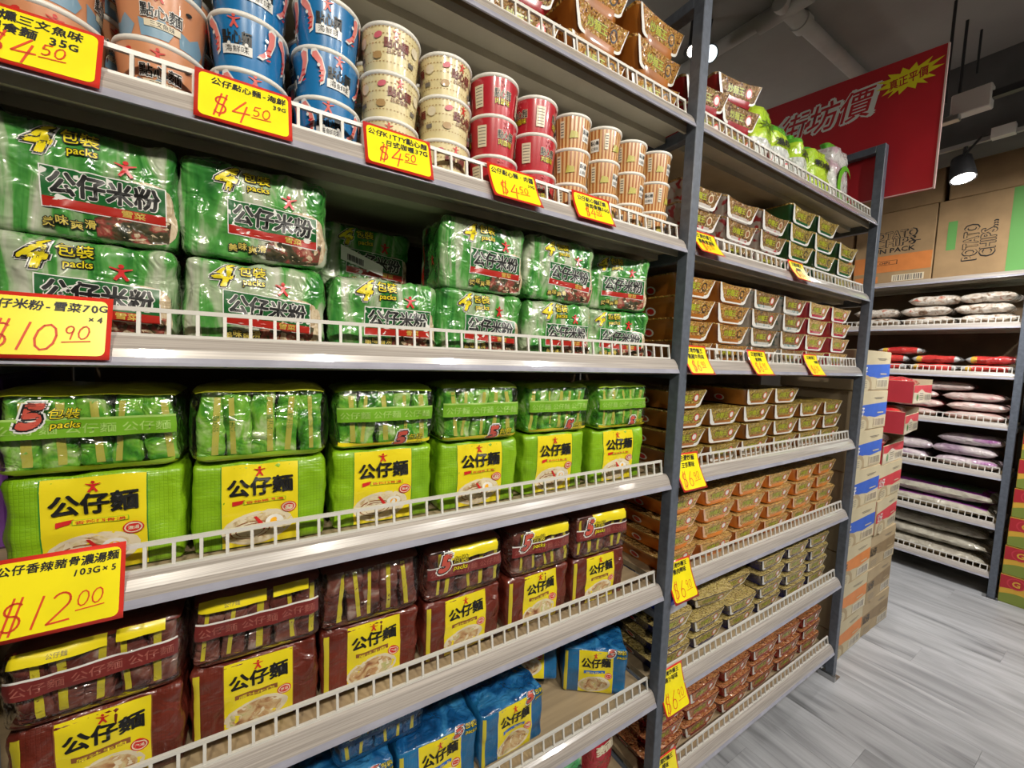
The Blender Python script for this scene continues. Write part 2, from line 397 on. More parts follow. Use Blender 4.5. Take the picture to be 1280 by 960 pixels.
# ================================================================== THE SETTING
# floor: grey wood-look planks running towards the shelf (along y)
def floor_material():
    m = bpy.data.materials.new('grey_wood_plank'); t, b = nt(m); N = t.nodes; L = t.links
    tc = N.new('ShaderNodeTexCoord'); oi = N.new('ShaderNodeObjectInfo')
    mu = N.new('ShaderNodeVectorMath'); mu.operation = 'SCALE'; mu.inputs[0].default_value = (31, 17, 5); L.new(oi.outputs['Random'], mu.inputs['Scale'])
    mp = N.new('ShaderNodeMapping'); L.new(tc.outputs['Object'], mp.inputs[0]); L.new(mu.outputs[0], mp.inputs['Location']); mp.inputs['Scale'].default_value = (5, .8, 1)
    n = N.new('ShaderNodeTexNoise'); n.inputs['Scale'].default_value = 2.2; n.inputs['Detail'].default_value = 8; n.inputs['Distortion'].default_value = 1.2; L.new(mp.outputs[0], n.inputs['Vector'])
    mp2 = N.new('ShaderNodeMapping'); L.new(tc.outputs['Object'], mp2.inputs[0]); L.new(mu.outputs[0], mp2.inputs['Location']); mp2.inputs['Scale'].default_value = (60, 2.5, 1)
    n2 = N.new('ShaderNodeTexNoise'); n2.inputs['Scale'].default_value = 2; n2.inputs['Detail'].default_value = 5; L.new(mp2.outputs[0], n2.inputs['Vector'])
    r = N.new('ShaderNodeValToRGB'); L.new(n.outputs[0], r.inputs[0]); e = r.color_ramp.elements
    e[0].position = .24; e[0].color = (.155, .158, .165, 1); e[1].position = .66; e[1].color = (.47, .475, .495, 1)
    x = e.new(.42); x.color = (.325, .33, .345, 1)
    r2 = N.new('ShaderNodeValToRGB'); L.new(n2.outputs[0], r2.inputs[0]); r2.color_ramp.elements[0].position = .3; r2.color_ramp.elements[0].color = (.88, .88, .88, 1); r2.color_ramp.elements[1].position = .6
    mx = N.new('ShaderNodeMix'); mx.data_type = 'RGBA'; mx.blend_type = 'MULTIPLY'; mx.inputs['Factor'].default_value = 1
    L.new(r.outputs[0], mx.inputs['A']); L.new(r2.outputs[0], mx.inputs['B']); L.new(mx.outputs['Result'], b.inputs['Base Color'])
    b.inputs['Roughness'].default_value = .38
    bp = N.new('ShaderNodeBump'); bp.inputs['Strength'].default_value = .06; L.new(n2.outputs[0], bp.inputs['Height']); L.new(bp.outputs[0], b.inputs['Normal'])
    return m
PLANK = floor_material()
m = MB(); m.box(-2.2, 4.7, -2.2, 3.2, -.06, -.006)
floor = struct(m.build('floor', mat('floor_joint_dark', (.26, .25, .24), .8)), 'grey wood-look plank floor of the aisle')
m = MB(); PW, PL = .185, 1.22; m.bbox(-PW/2+.0002, PW/2-.0002, -PL/2+.0002, PL/2-.0002, -.008, 0, .0006)
pme = m.mesh('plank', [PLANK])
ix = 0; x = -.30
while x < 4.4:
    y = -2.0+((ix*.41) % 1.0)*PL
    while y < 1.4:
        obj('plank', pme, floor, (x, y, 0)); y += PL
    x += PW; ix += 1
# ceiling and walls
CEIL = ramp_mat('ceiling_concrete', [(.3, (.26, .245, .225)), (.55, (.34, .325, .30)), (.8, (.40, .38, .35))], scale=1.6, rough=.9, coat=0, bump=.12, detail=8, objseed=False, bscale=14)
m = MB(); m.box(-2.2, 4.7, -2.2, 3.2, 3.0, 3.1); struct(m.build('ceiling', CEIL), 'rough grey painted concrete ceiling')
WALLM = mat('wall_paint_grey', (.34, .32, .29), .8, var=.06, vscale=3)
WALLF = mat('wall_paint_white', (.50, .48, .45), .8, var=.03, vscale=3)
for nm, b in (('wall_back', (-2.2, 4.7, 3.2, 3.3)), ('wall_front', (-2.2, 4.7, -2.3, -2.2)), ('wall_left', (-2.3, -2.2, -2.3, 3.3)), ('wall_right', (4.7, 4.8, -2.3, 3.3))):
    m = MB(); m.box(*b, 0, 3.1); struct(m.build(nm, WALLF if nm == 'wall_front' else WALLM))
m = MB(); m.box(3.235, 3.50, -2.2, 3.2, 2.57, 3.0)
beam = struct(m.build('beam', mat('beam_dark_grey', (.085, .083, .08), .85, var=.15, vscale=5)), 'dark grey concrete beam under the ceiling')
m = MB(); m.box(3.215, 3.235, -2.2, 3.2, 2.555, 2.575); m.build('conduit', mat('conduit_grey', (.32, .31, .29), .5), beam)
m = MB(); m.box(3.19, 3.235, .485, .565, 2.55, 2.60); m.build('junction_box', mat('box_offwhite', (.62, .60, .56), .5), beam)
m = MB(); m.tube((3.21, .60, 2.58), (3.21, .66, 2.50), .006, 8); m.build('cable', BLACK, beam)

# ceiling pipes
PIPE = mat('pipe_painted_grey', (.44, .42, .39), .6, var=.1, vscale=6, bump=.1, bscale=25)
t = thing('ceiling_pipe', 'painted grey drain pipe with elbow joint under the ceiling', 'pipe', (2.05, 1.03, 2.955))
m = MB(); m.tube((0, 0, 0), (1.18, -.02, 0), .032, 16); m.build('straight_pipe', PIPE, t)
m = MB(); m.tube((-.02, .02, .01), (-.06, 2.1, .005), .032, 16); m.build('branch_pipe', PIPE, t)
m = MB(); m.tube((-.08, 0, 0), (.10, 0, 0), .036, 16); m.tube((.10, 0, 0), (.15, 0, 0), .042, 16); m.tube((-.02, -.10, 0), (-.02, .12, 0), .040, 16)
m.tube((-.02, -.08, 0), (-.4, -.5, 0), .030, 16); m.build('pipe_joint', PIPE, t)
for xx in (.55, 1.0):
    m = MB(); m.tube((xx, -.01, 0), (xx+.02, -.01, 0), .030, 16); m.box(xx, xx+.02, -.02, 0, .02, .046); m.build('pipe_clip', PIPE, t)

# lamps ------------------------------------------------------------
LENS = mat('lamp_lens_lit', (1.0, .93, .82), .3, emit=30.0)
LAMPB = mat('lamp_black', (.02, .02, .022), .45)
def spotlight(label, loc, aim, watts, r=.042, spot=True, ang=100, blend=.7, group=None, bracket=None, col=(1.0, .93, .82), lens=None):
    d = (Vector(aim)-Vector(loc)).normalized()
    q = d.to_track_quat('-Z', 'Y').to_euler()
    t = thing('spotlight', label, 'spotlight', loc, 0, group, q)
    m = MB(); m.tube((0, 0, .012), (0, 0, .11), r*1.15, 20, r2=r*.9); m.tube((0, 0, .012), (0, 0, -.014), r*1.15, 20, cap=False); m.build('lamp_head', LAMPB, t)
    m = MB(); m.disc(r, -.012, 20); m.build('lens', lens or LENS, t)
    iv = (Matrix.Rotation(0, 3, 'X') if False else d.to_track_quat('-Z', 'Y').to_matrix().transposed())
    up = iv @ Vector((0, 0, (bracket if bracket else 3.0-loc[2]-.002)))
    m = MB(); m.tube((0, 0, .07), (up.x, up.y, up.z), .009, 10); m.build('stem', LAMPB, t)
    ld = bpy.data.lights.new('spot', 'SPOT'); ld.energy = watts; ld.spot_size = math.radians(ang); ld.spot_blend = blend; ld.shadow_soft_size = .045
    ld.color = col
    lo = bpy.data.objects.new('bulb', ld); COL.objects.link(lo); lo.parent = t; lo.location = (0, 0, -.02)
    return t
for i, (a, b, c, d, e, f, k) in enumerate(AISLE):
    spotlight('black track spotlight over the aisle, number %s from the camera end' % ['one', 'two', 'three', 'four', 'five', 'six'][i], (a, b, c), (d, e, f), SPOT_W*k, group='aisle spotlights', col=COLS[i])
spotlight('black spotlight shining down beside the potato chip cartons', (3.225, .655, 2.40), (2.95, .45, 1.2), 40, .045, ang=150, bracket=.165, col=(1, .97, .92))
LENS2 = mat('lamp_lens_soft', (.85, .95, 1.0), .3, emit=2.2)
spotlight('pale round spotlight under the ceiling behind the dark post', (1.865, 1.29, 2.84), (.9, -.2, 1.9), 4, .034, lens=LENS2)
spotlight('glaring spotlight above the brown noodle packs on the top shelf', (1.735, 1.29, 2.80), (.4, -.2, 1.5), 6, .022)
# bare bulbs over the aisles, unseen, added to brighten the ceiling
FILL_BULB = mat('fill_bulb_lit', (1.0, .95, .86), .3, emit=12.0)
for i, (x, y, e) in enumerate(FILL_PEND):
    t = thing('fill_pendant', 'added out-of-view fill bulb hanging over the %s' % ['near aisle behind the camera', 'aisle beside the yellow cartons', 'next aisle behind the noodle shelves', 'next aisle behind the carton stacks'][i], 'lamp', (x, y, 2.45))
    m = MB(); m.lathe([(.001, -.05), (.03, -.042), (.048, -.015), (.048, .012), (.03, .042), (.014, .06)], 20); m.build('fill_bulb_glass', FILL_BULB, t)
    m = MB(); m.tube((0, 0, .055), (0, 0, .10), .018, 12); m.tube((0, 0, .10), (0, 0, .549), .004, 6); m.build('cord', LAMPB, t)
    ld = bpy.data.lights.new('bulb', 'POINT'); ld.energy = e; ld.shadow_soft_size = .05; ld.color = (1, .95, .87)
    lo = bpy.data.objects.new('bulb', ld); COL.objects.link(lo); lo.parent = t

# track hung on rods
t = thing('light_track', 'black lighting track hung on thin rods from the ceiling', 'light track', (2.84, .60, 3.0))
m = MB(); m.box(-.017, .017, -2.4, -.04, -.405, -.375); m.build('rail', LAMPB, t)
m = MB(); m.bbox(-.03, .03, -.09, .04, -.44, -.34, .004); m.build('feed_box', mat('box_offwhite', (.62, .60, .56), .5), t)
m = MB(); m.tube((0, .02, 0), (0, .02, -.345), .006, 8); m.build('rod', LAMPB, t)
m = MB(); m.tube((0, -.9, 0), (0, -.9, -.376), .006, 8); m.build('rod', LAMPB, t)
m = MB(); m.bbox(-.06, -.02, .0, .09, -.47, -.445, .003); m.tube((-.04, .045, -.445), (-.01, .02, -.42), .007, 8); m.build('bracket', mat('zinc', (.4, .4, .4), .35, metal=1), t)
m = MB(); m.tube((2.65, .622, 3.0), (2.65, .622, 2.56), .006, 8); tag(m.build('hanging_rod', LAMPB), 'thin black rod hanging from the ceiling at the red sign edge', 'rod')
m = MB(); m.tube((2.97, .596, 3.0), (2.97, .596, 2.80), .005, 8); tag(m.build('hanging_rod', LAMPB), 'short thin rod hanging from the ceiling near the beam', 'rod')

# ================================================================== SHELVING
Y0 = .65; YB = 1.06
ZL = [.114+.3012*i for i in range(7)]
DK = .028
def shelf_mesh(x0, x1):
    L = x1-x0
    m = MB(); m.box(0, L, .030, .395, .012, DK, 0); m.box(0, L, .090, .125, -.003, .012, 1); m.box(0, L, .028, .034, -.004, .012, 1); m.box(0, L, .36, .395, -.004, .012, 1)
    me = m.mesh('shelf', [DECKM, UNDER])
    for p in me.polygons:
        if p.normal.z < -.5: p.material_index = 1
    s_ = MB(); s_.extrude([(.0035, .010), (.007, .020), (.014, .031), (.020, .0355), (.030, .0355), (.030, .030), (.018, .026), (.010, .012)], .001, L-.001)
    c_ = MB(); c_.extrude([(0, 0), (.002, -.001), (.011, .010), (.010, .012), (.0035, .010), (.001, .004)], 0, L)
    fn = MB(); a, b = .012, L-.012
    fn.box(a, b, .026, .031, .066, .0715); fn.box(a, b, .021, .026, .0355, .039)
    n = round((b-a-.004)/.0295)
    for i in range(n+1):
        xx = a+.002+(b-a-.004)*i/n
        fn.add([(xx-.002, .0215, .037), (xx+.002, .0215, .037), (xx+.002, .0255, .037), (xx-.002, .0255, .037), (xx-.002, .0265, .068), (xx+.002, .0265, .068), (xx+.002, .0305, .068), (xx-.002, .0305, .068)],
               [(0, 1, 5, 4), (1, 2, 6, 5), (2, 3, 7, 6), (3, 0, 4, 7)])
    return me, s_.mesh('price_strip', [STRIP]), c_.mesh('clear_edge', [CLEAR]), fn.mesh('fence', [WHITE])
def frame_parts(t, xc, depth=YB-Y0, top=2.241, zs=ZL):
    """one end frame: two posts, arms, top bar, feet; local front at y=0"""
    for y in (0, depth):
        m = MB(); m.bbox(xc-.0155, xc+.0155, y, y+.030, 0.004, top, .0015); m.build('post', POST, t)
    m = MB(); m.bbox(xc-.0155, xc+.0155, .030, depth, top-.028, top, .0015); m.build('top_bar', POST, t)
    m = MB(); m.bbox(xc-.012, xc+.012, .030, depth, .03, .055, .0015); m.build('base_bar', POST, t)
    for z in zs:
        m = MB(); m.bbox(xc-.012, xc+.012, .030, depth, z-.016, z+.012, .001); m.build('arm', POST, t)
    ft = MB(); ft.box(xc-.03, xc+.03, -.012, .05, 0, .004); ft.box(xc-.03, xc-.016, -.012, .05, .004, .022); ft.tube((xc+.022, .01, .004), (xc+.022, .01, .012), .007, 6)
    ft.build('foot', mat('zinc', (.4, .4, .4), .35, metal=1), t)
def shelving(label, bays, posts, loc, rz, skip_fence=(), backz=1.92, top=2.241):
    t = thing('shelving_unit', label, 'shelf unit', loc, rz)
    for x in posts: frame_parts(t, x, top=top)
    for x0, x1 in bays:
        me, st, cl, fe = shelf_mesh(x0, x1)
        for i, z in enumerate(ZL):
            o = obj('shelf', me, t, (x0, 0, z)); obj('price_strip', st, o); obj('clear_edge', cl, o)
            if i not in skip_fence: obj('fence', fe, o)
        m = MB(); m.box(x0, x1, .397, .405, .06, backz); m.build('back_panel', BACKP, t)
    return t
PX = (-.270, .926, 2.122, -1.466)
main_unit = shelving('long charcoal shelving unit full of noodles along the aisle', [(PX[3]+.0155, PX[0]-.0155), (PX[0]+.0155, PX[1]-.0155), (PX[1]+.0155, PX[2]-.0155)], PX, (0, Y0, 0), 0)
XF = 3.7375
YR = .44     # far unit: local x runs to world -y ; its end post by the yellow cartons stands at y=.44
far_unit = shelving('charcoal shelving unit across the aisle end holding rice and bags', [(-1.196+.0155, -.0155)], (-1.196, 0), (XF, YR, 0), -PI/2, skip_fence=(6,), top=1.946)

# ================================================================== PRODUCTS: five-packs of noodles
ORD = ['first', 'second', 'third', 'fourth', 'fifth', 'sixth', 'seventh', 'eighth']
LAY = {1: ['only'], 2: ['lower', 'upper'], 3: ['bottom', 'middle', 'top'], 4: ['bottom', 'second', 'third', 'top']}
def deck(i): return ZL[i]+DK+.0006
THEME = {
 'green': dict(body=ramp_mat('lime_green_bag', [(.3, (.17, .36, .008)), (.7, (.27, .50, .012))], scale=14, rough=.33, coat=.6, bump=.40, bscale=22),
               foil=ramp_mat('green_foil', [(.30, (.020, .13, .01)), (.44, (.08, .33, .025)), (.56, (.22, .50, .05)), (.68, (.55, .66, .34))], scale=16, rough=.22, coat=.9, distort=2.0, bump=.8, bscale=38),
               edge=mat('lime_edge', (.30, .50, .012), .3, coat=.6), band=mat('lime_band', (.16, .38, .02), .3, coat=.6), bandtx=mat('lime_band_text', (.32, .52, .12), .4), strip=mat('gold_strip', (.50, .46, .08), .3, coat=.5), sub=GREEN),
 'brown': dict(body=ramp_mat('maroon_bag', [(.3, (.10, .014, .008)), (.7, (.18, .028, .015))], scale=14, rough=.36, coat=.9, bump=.8, bscale=26),
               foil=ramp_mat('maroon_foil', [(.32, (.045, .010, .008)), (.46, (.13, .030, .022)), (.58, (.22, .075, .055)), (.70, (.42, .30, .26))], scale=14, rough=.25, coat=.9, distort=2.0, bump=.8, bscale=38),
               edge=mat('maroon_edge', (.13, .02, .012), .3, coat=.6), band=mat('maroon_band', (.17, .025, .022), .3, coat=.6), bandtx=mat('maroon_band_text', (.30, .09, .07), .4), strip=mat('yellow_strip', (.62, .52, .03), .3, coat=.5), sub=NOODLEBR),
 'blue': dict(body=ramp_mat('blue_bag', [(.3, (.006, .085, .22)), (.7, (.015, .17, .38))], scale=14, rough=.33, coat=.7, bump=.5, bscale=22),
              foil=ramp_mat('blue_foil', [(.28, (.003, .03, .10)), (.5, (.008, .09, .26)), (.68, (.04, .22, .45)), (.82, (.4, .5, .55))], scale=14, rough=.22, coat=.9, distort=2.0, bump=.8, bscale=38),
              edge=mat('blue_edge', (.006, .10, .30), .3, coat=.6), band=mat('blue_band', (.006, .09, .28), .3, coat=.6), bandtx=mat('blue_band_text', (.1, .3, .5), .4), strip=mat('yellow_strip', (.62, .52, .03), .3, coat=.5), sub=BLUEP)}
DOT = None
def dots_bump(m):
    """embossed little squares of the wrapper"""
    t = m.node_tree; N = t.nodes; L = t.links; b = N['Principled BSDF']
    tc = N.new('ShaderNodeTexCoord'); ck = N.new('ShaderNodeTexBrick'); ck.inputs['Scale'].default_value = 110; ck.offset = 0
    ck.inputs['Brick Width'].default_value = .5; ck.inputs['Row Height'].default_value = .5; ck.inputs['Mortar Size'].default_value = .09; ck.inputs['Mortar Smooth'].default_value = 1
    mp = N.new('ShaderNodeMapping'); mp.inputs['Rotation'].default_value = (PI/2, 0, 0); L.new(tc.outputs['Object'], mp.inputs[0]); L.new(mp.outputs[0], ck.inputs[0])
    old = b.inputs['Normal'].links[0].from_node
    bp = N.new('ShaderNodeBump'); bp.inputs['Strength'].default_value = .18; bp.inputs['Distance'].default_value = .003; bp.invert = True
    src = b.inputs['Base Color'].links[0].from_socket; mx = N.new('ShaderNodeMix'); mx.data_type = 'RGBA'; mx.blend_type = 'MULTIPLY'
    mr = N.new('ShaderNodeMath'); mr.operation = 'MULTIPLY'; mr.inputs[1].default_value = .24; L.new(ck.outputs['Fac'], mr.inputs[0]); L.new(mr.outputs[0], mx.inputs['Factor'])
    L.new(src, mx.inputs['A']); mx.inputs['B'].default_value = (.35, .5, .35, 1); L.new(mx.outputs['Result'], b.inputs['Base Color'])
    L.new(ck.outputs['Fac'], bp.inputs['Height']); L.new(old.outputs[0], bp.inputs['Normal']); L.new(bp.outputs[0], b.inputs['Normal'])
for k in THEME.values(): dots_bump(k['body'])
RAMEN = ramp_mat('print_ramen_photo', [(.3, (.30, .16, .06)), (.45, (.60, .48, .28)), (.6, (.72, .64, .45)), (.75, (.62, .5, .2))], scale=45, rough=.3, coat=.5, bump=0, distort=1.5)
RAMENB = ramp_mat('print_beef_photo', [(.3, (.22, .07, .03)), (.45, (.50, .30, .14)), (.58, (.62, .50, .28)), (.72, (.30, .40, .10))], scale=45, rough=.3, coat=.5, bump=0, distort=1.5)
def pack_front(p, theme, x0, x1, z0, z1):
    """yellow front panel: figure, name, flavour bar, picture of the bowl, round seal"""
    W = x1-x0; H = z1-z0; cx = (x0+x1)/2
    T = THEME[theme]
    p.rect(x0, z0, x1, z1, YEL)
    p.rect(x0, z0, x0+.0012, z1, T['sub']); p.rect(x1-.0012, z0, x1, z1, T['sub'], p.lv)
    p.ell(cx-.04*W, z0+.23*H, .46*W, .20*H, CREAM, 20, .12)
    p.ell(cx-.06*W, z0+.23*H, .40*W, .165*H, RAMEN if theme == 'green' else RAMENB, 18, .12)
    if theme == 'green':
        for k, (rx, ry) in enumerate(((.26, .09), (.19, .065))):
            p.ell(cx-.14*W, z0+.21*H, rx*W, ry*H*1.2, NOODLEBR, 16, .1); p.ell(cx-.14*W, z0+.208*H, rx*W*.92, ry*H*1.08, CREAM, 16, .1)
        p.ell(cx+.17*W, z0+.28*H, .12*W, .075*H, WPRINT, 14); p.ell(cx+.17*W, z0+.28*H, .06*W, .042*H, EGG, 10)
        p.poly([(cx-.1*W, z0+.37*H), (cx-.06*W, z0+.37*H), (cx+.08*W, z0+.22*H), (cx+.02*W, z0+.21*H)], RED)
        bz = z0+.555*H
        p.poly([(cx-.36*W, bz-.03*H), (cx-.36*W, bz+.02*H), (cx-.20*W, bz+.035*H), (cx-.24*W, bz-.01*H)], RED)
        p.rect(cx-.22*W, bz-.022*H, cx+.32*W, bz+.026*H, LIME); p.rect(cx-.21*W, bz-.018*H, cx+.31*W, bz+.022*H, YEL)
        p.text('香辣豬骨湯', cx+.05*W, bz, .036*H, RED, .01, width=.48*W)
    else:
        bz = z0+.53*H
        p.rect(cx-.34*W, bz-.035*H, cx+.26*W, bz+.03*H, T['sub']); p.text('原汁牛肉', cx-.04*W, bz-.002, .05*H, YEL, .02, width=.5*W)
    p.ell(cx+.36*W, z0+.44*H, .105*W, .068*H, RED, 16); p.ell(cx+.36*W, z0+.44*H, .090*W, .058*H, CREAM, 16); p.ell(cx+.36*W, z0+.44*H, .075*W, .046*H, RED, 14)
    p.text('濃湯', cx+.36*W, z0+.44*H, .045*H, CREAM, .02, width=.11*W)
    p.text('公仔麵', cx, z0+.735*H, .215*H, BLACK, .036, width=.82*W, rot=.02)
    p.logo(cx-.02*W, z0+.905*H, .058*H, RED)
def five_logo(p, x, z, s):
    p.text('5', x, z, s*1.02, WPRINT, .16, shear=.25); p.text('5', x, z, s, BLACK, .115, shear=.25); p.text('5', x, z, s, mat('five_red', (.55, .09, .06), .3, coat=.6), .06, shear=.25)
    p.text('packs', x+s*.72, z-s*.30, s*.30, BLACK, .07, shear=.2); p.text('packs', x+s*.72, z-s*.30, s*.30, YEL, .012, shear=.2)
    p.text('包裝', x+s*.70, z+s*.04, s*.36, BLACK, .05, shear=.2); p.text('包裝', x+s*.70, z+s*.04, s*.36, YEL, .005, shear=.2)
def lower_pack(theme, seed, w=.171, d=.115, h=.134):
    rb = RBox(w, d, h, .010, .004, .0034, 24, seed, crease=.0075)
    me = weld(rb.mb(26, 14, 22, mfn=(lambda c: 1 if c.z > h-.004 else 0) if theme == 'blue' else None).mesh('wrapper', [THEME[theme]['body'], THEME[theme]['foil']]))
    p = Print(rb.front, .014)
    x0, x1 = (-.052, .048) if theme == 'green' else (-.044, .050)
    pack_front(p, theme, x0, x1, .002, h-.005)
    parts = [('wrapper', me), ('front_print', p.mesh('front_print'))]
    if theme == 'blue': five_logo(p, .044, h*.97, .036); parts[1] = ('front_print', p.mesh('front_print'))
    if theme != 'green':
        q = Print(rb.front, .014); q.rect(-w/2+.004, .004, -w/2+.013, h-.01, THEME[theme]['strip']); parts.append(('side_strip', q.mesh('side_strip')))
    return Kind('noodle_multipack', parts)
def upper_pack(theme, seed, w=.174, d=.118, h=.108, lean=0.0, five=0, band=True, topcol=None):
    """the pack lies on its printed face: five packets show through the clear film"""
    T = THEME[theme]; r = random.Random(seed)
    rb = RBox(w, d, h, .020, .003, .0035, 26, seed, crease=.004)
    top = topcol or T['edge']
    film = weld(rb.mb(20, 12, 16, mfn=lambda c: 1 if c.z > h*.90 or (c.z < h*.07) else 0).mesh('clear_wrapper', [FILM, top]))
    parts = [('clear_wrapper', film)]
    n = 5; cw = (w-.020)/n
    for i in range(n):
        b = RBox(cw*1.10, d-.020, h-.012, .006, .002, .004, 40, seed*7+i, crease=.006)
        M = b.mb(9, 8, 14, mfn=None)
        cx = -w/2+.010+cw*(i+.5); ln = r.uniform(-.22, .22)+lean
        M.v = [(x*math.cos(ln)+(z-h/2)*math.sin(ln)*.5+cx, y, .006+z) for x, y, z in M.v]
        ps = Print(lambda X, Z, o, b=b, ln=ln, cx=cx: (lambda q: Vector((q.x*math.cos(ln)+(q.z-h/2)*math.sin(ln)*.5+cx, q.y, .006+q.z)))(b.front(X, Z, o)), .012)
        sx = r.uniform(-.35, .25)*cw
        ps.rect(sx, .006, sx+cw*r.uniform(.16, .3), h-.024, T['strip'])
        if theme == 'green': ps.text('公仔麵', sx+cw*.12, h*.45, .008, GREEN, .0, rot=PI/2)
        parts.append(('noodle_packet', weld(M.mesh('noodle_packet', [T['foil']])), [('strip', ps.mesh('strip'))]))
    p = Print(rb.front, .012)
    if band:
        z0 = h*.44
        p.rect(-w/2+.004, z0, w/2-.004, z0+h*.20, T['band']); p.rect(-w/2+.004, z0+h*.20, w/2-.004, z0+h*.225, WPRINT if theme != 'green' else T['bandtx'])
        p.text('公仔麵 公仔麵 公仔麵', 0, z0+h*.10, h*.12, T['bandtx'], .01, width=w*.86)
    if theme == 'green': p.rect(-w/2+.004, .002, w/2-.004, h*.10, LIME if five != 1 else YEL)
    if five == 1: five_logo(p, w*.14, h*.14, h*.34)
    if five == 2: five_logo(p, -w*.28, h*.70, h*.36)
    if five == 3: p.rect(-w*.20, h*.74, w*.40, h*.98, YEL); five_logo(p, -w*.26, h*.72, h*.40)
    if five == 4: p.rect(-w*.45, h*.80, w*.05, h*.99, YEL); p.rect(w*.10, h*.82, w*.38, h*.99, YEL, p.lv); p.text('公仔麵', -w*.2, h*.86, h*.06, GREYTXT, 0)
    if p.mb.f: parts.append(('film_print', p.mesh('film_print')))
    return Kind('noodle_multipack', parts)
YELTOP = mat('yellow_green_top', (.46, .50, .02), .3, coat=.6)
XC = [-.172, .008, .190, .376, .566, .764]
gl = [lower_pack('green', 1), lower_pack('green', 2, h=.132)]
gu = [upper_pack('green', 11, .176, five=2, topcol=YELTOP), upper_pack('green', 12, .176, band=False, h=.112, topcol=YELTOP, lean=.1), upper_pack('green', 13, five=1), upper_pack('green', 14, five=1, h=.114), upper_pack('green', 15, five=1, h=.110), upper_pack('green', 16, five=1, h=.112, w=.182)]
where = ['beside the $12.00 tag', 'second from the $12.00 tag', 'third from the $12.00 tag', 'fourth from the $12.00 tag', 'second from the dark post', 'nearest the dark post']
for i, x in enumerate(XC):
    yy = .700+.058+(.002 if i % 2 else .006)
    k = gl[i % 2]; hh = .134 if i % 2 == 0 else .132
    k.place('lime green noodle five-pack, yellow front, lower layer, %s' % where[i], 'noodle pack', (x, yy, deck(3)), rnd.uniform(-.03, .03)-(.02 if i == 5 else 0), 'lime green noodle five-packs')
    gu[i].place('green noodle five-pack in clear film, upper layer, %s' % where[i], 'noodle pack', (x+rnd.uniform(-.004, .004), yy-.008, deck(3)+hh+.0005), rnd.uniform(-.03, .03), 'lime green noodle five-packs')
bl = [lower_pack('brown', 3, h=.122), lower_pack('brown', 4, h=.122)]
bu = [upper_pack('brown', 21, .176, five=4), upper_pack('brown', 22, .176, five=4, h=.112), upper_pack('brown', 23, five=0, band=False, h=.112), upper_pack('brown', 24, five=3, h=.110), upper_pack('brown', 25, five=3, h=.112), upper_pack('brown', 26, five=3, h=.112, w=.18)]
XB = [-.176, .000, .176, .352, .538, .722]
bw = ['just under the $12.00 tag', 'second from the $12.00 tag end', 'third from the $12.00 tag end', 'fourth from the $12.00 tag end', 'second from the dark post end', 'nearest the dark post end']
for i, x in enumerate(XB):
    yy = .700+.060+(.0, .012, .012, .006, .004, .0)[i]
    bl[i % 2].place('maroon noodle five-pack, yellow front, lower layer, %s' % bw[i], 'noodle pack', (x, yy, deck(2)), rnd.uniform(-.04, .04), 'maroon noodle five-packs')
    bu[i].place('maroon noodle five-pack in clear film, upper layer, %s' % bw[i], 'noodle pack', (x+rnd.uniform(-.004, .004), yy-.008, deck(2)+.1225), rnd.uniform(-.03, .03), 'maroon noodle five-packs')
# blue packs on the second shelf up
ul = [lower_pack('blue', 5, h=.126), lower_pack('blue', 6, h=.126)]
uu = [upper_pack('blue', 31, five=3, h=.11), upper_pack('blue', 32, five=0, h=.11)]
blue_lab = ['blue noodle five-pack standing fourth from the empty end of its shelf', 'blue noodle five-pack standing third from the empty end of its shelf', 'blue noodle five-pack standing second from the empty end of its shelf', 'blue noodle five-pack turned sideways beside the empty shelf end']
for i, (x, y, rz) in enumerate(((.135, .775, .02), (.312, .775, -.03), (.488, .772, .02), (.800, .792, -.62))):
    ul[i % 2].place(blue_lab[i], 'noodle pack', (x, y, deck(1)), rz, 'blue noodle five-packs')
uu[0].place('blue noodle five-pack in clear film on the packs behind the fence', 'noodle pack', (.20, .80, deck(1)+.1265), .03, 'blue noodle five-packs')
t = ul[1].place('blue noodle five-pack leaning back between two standing blue packs', 'noodle pack', (.622, .872, deck(1)+.028), 0, 'blue noodle five-packs', rot=(-.40, .02, -.5))
for i, (x, y) in enumerate(((.135, .905), (.312, .905))):
    uu[1].place('blue noodle five-pack in the back row, %s from the end frame' % ORD[i], 'noodle pack', (x, y, deck(1)), .05, 'blue noodle five-packs')

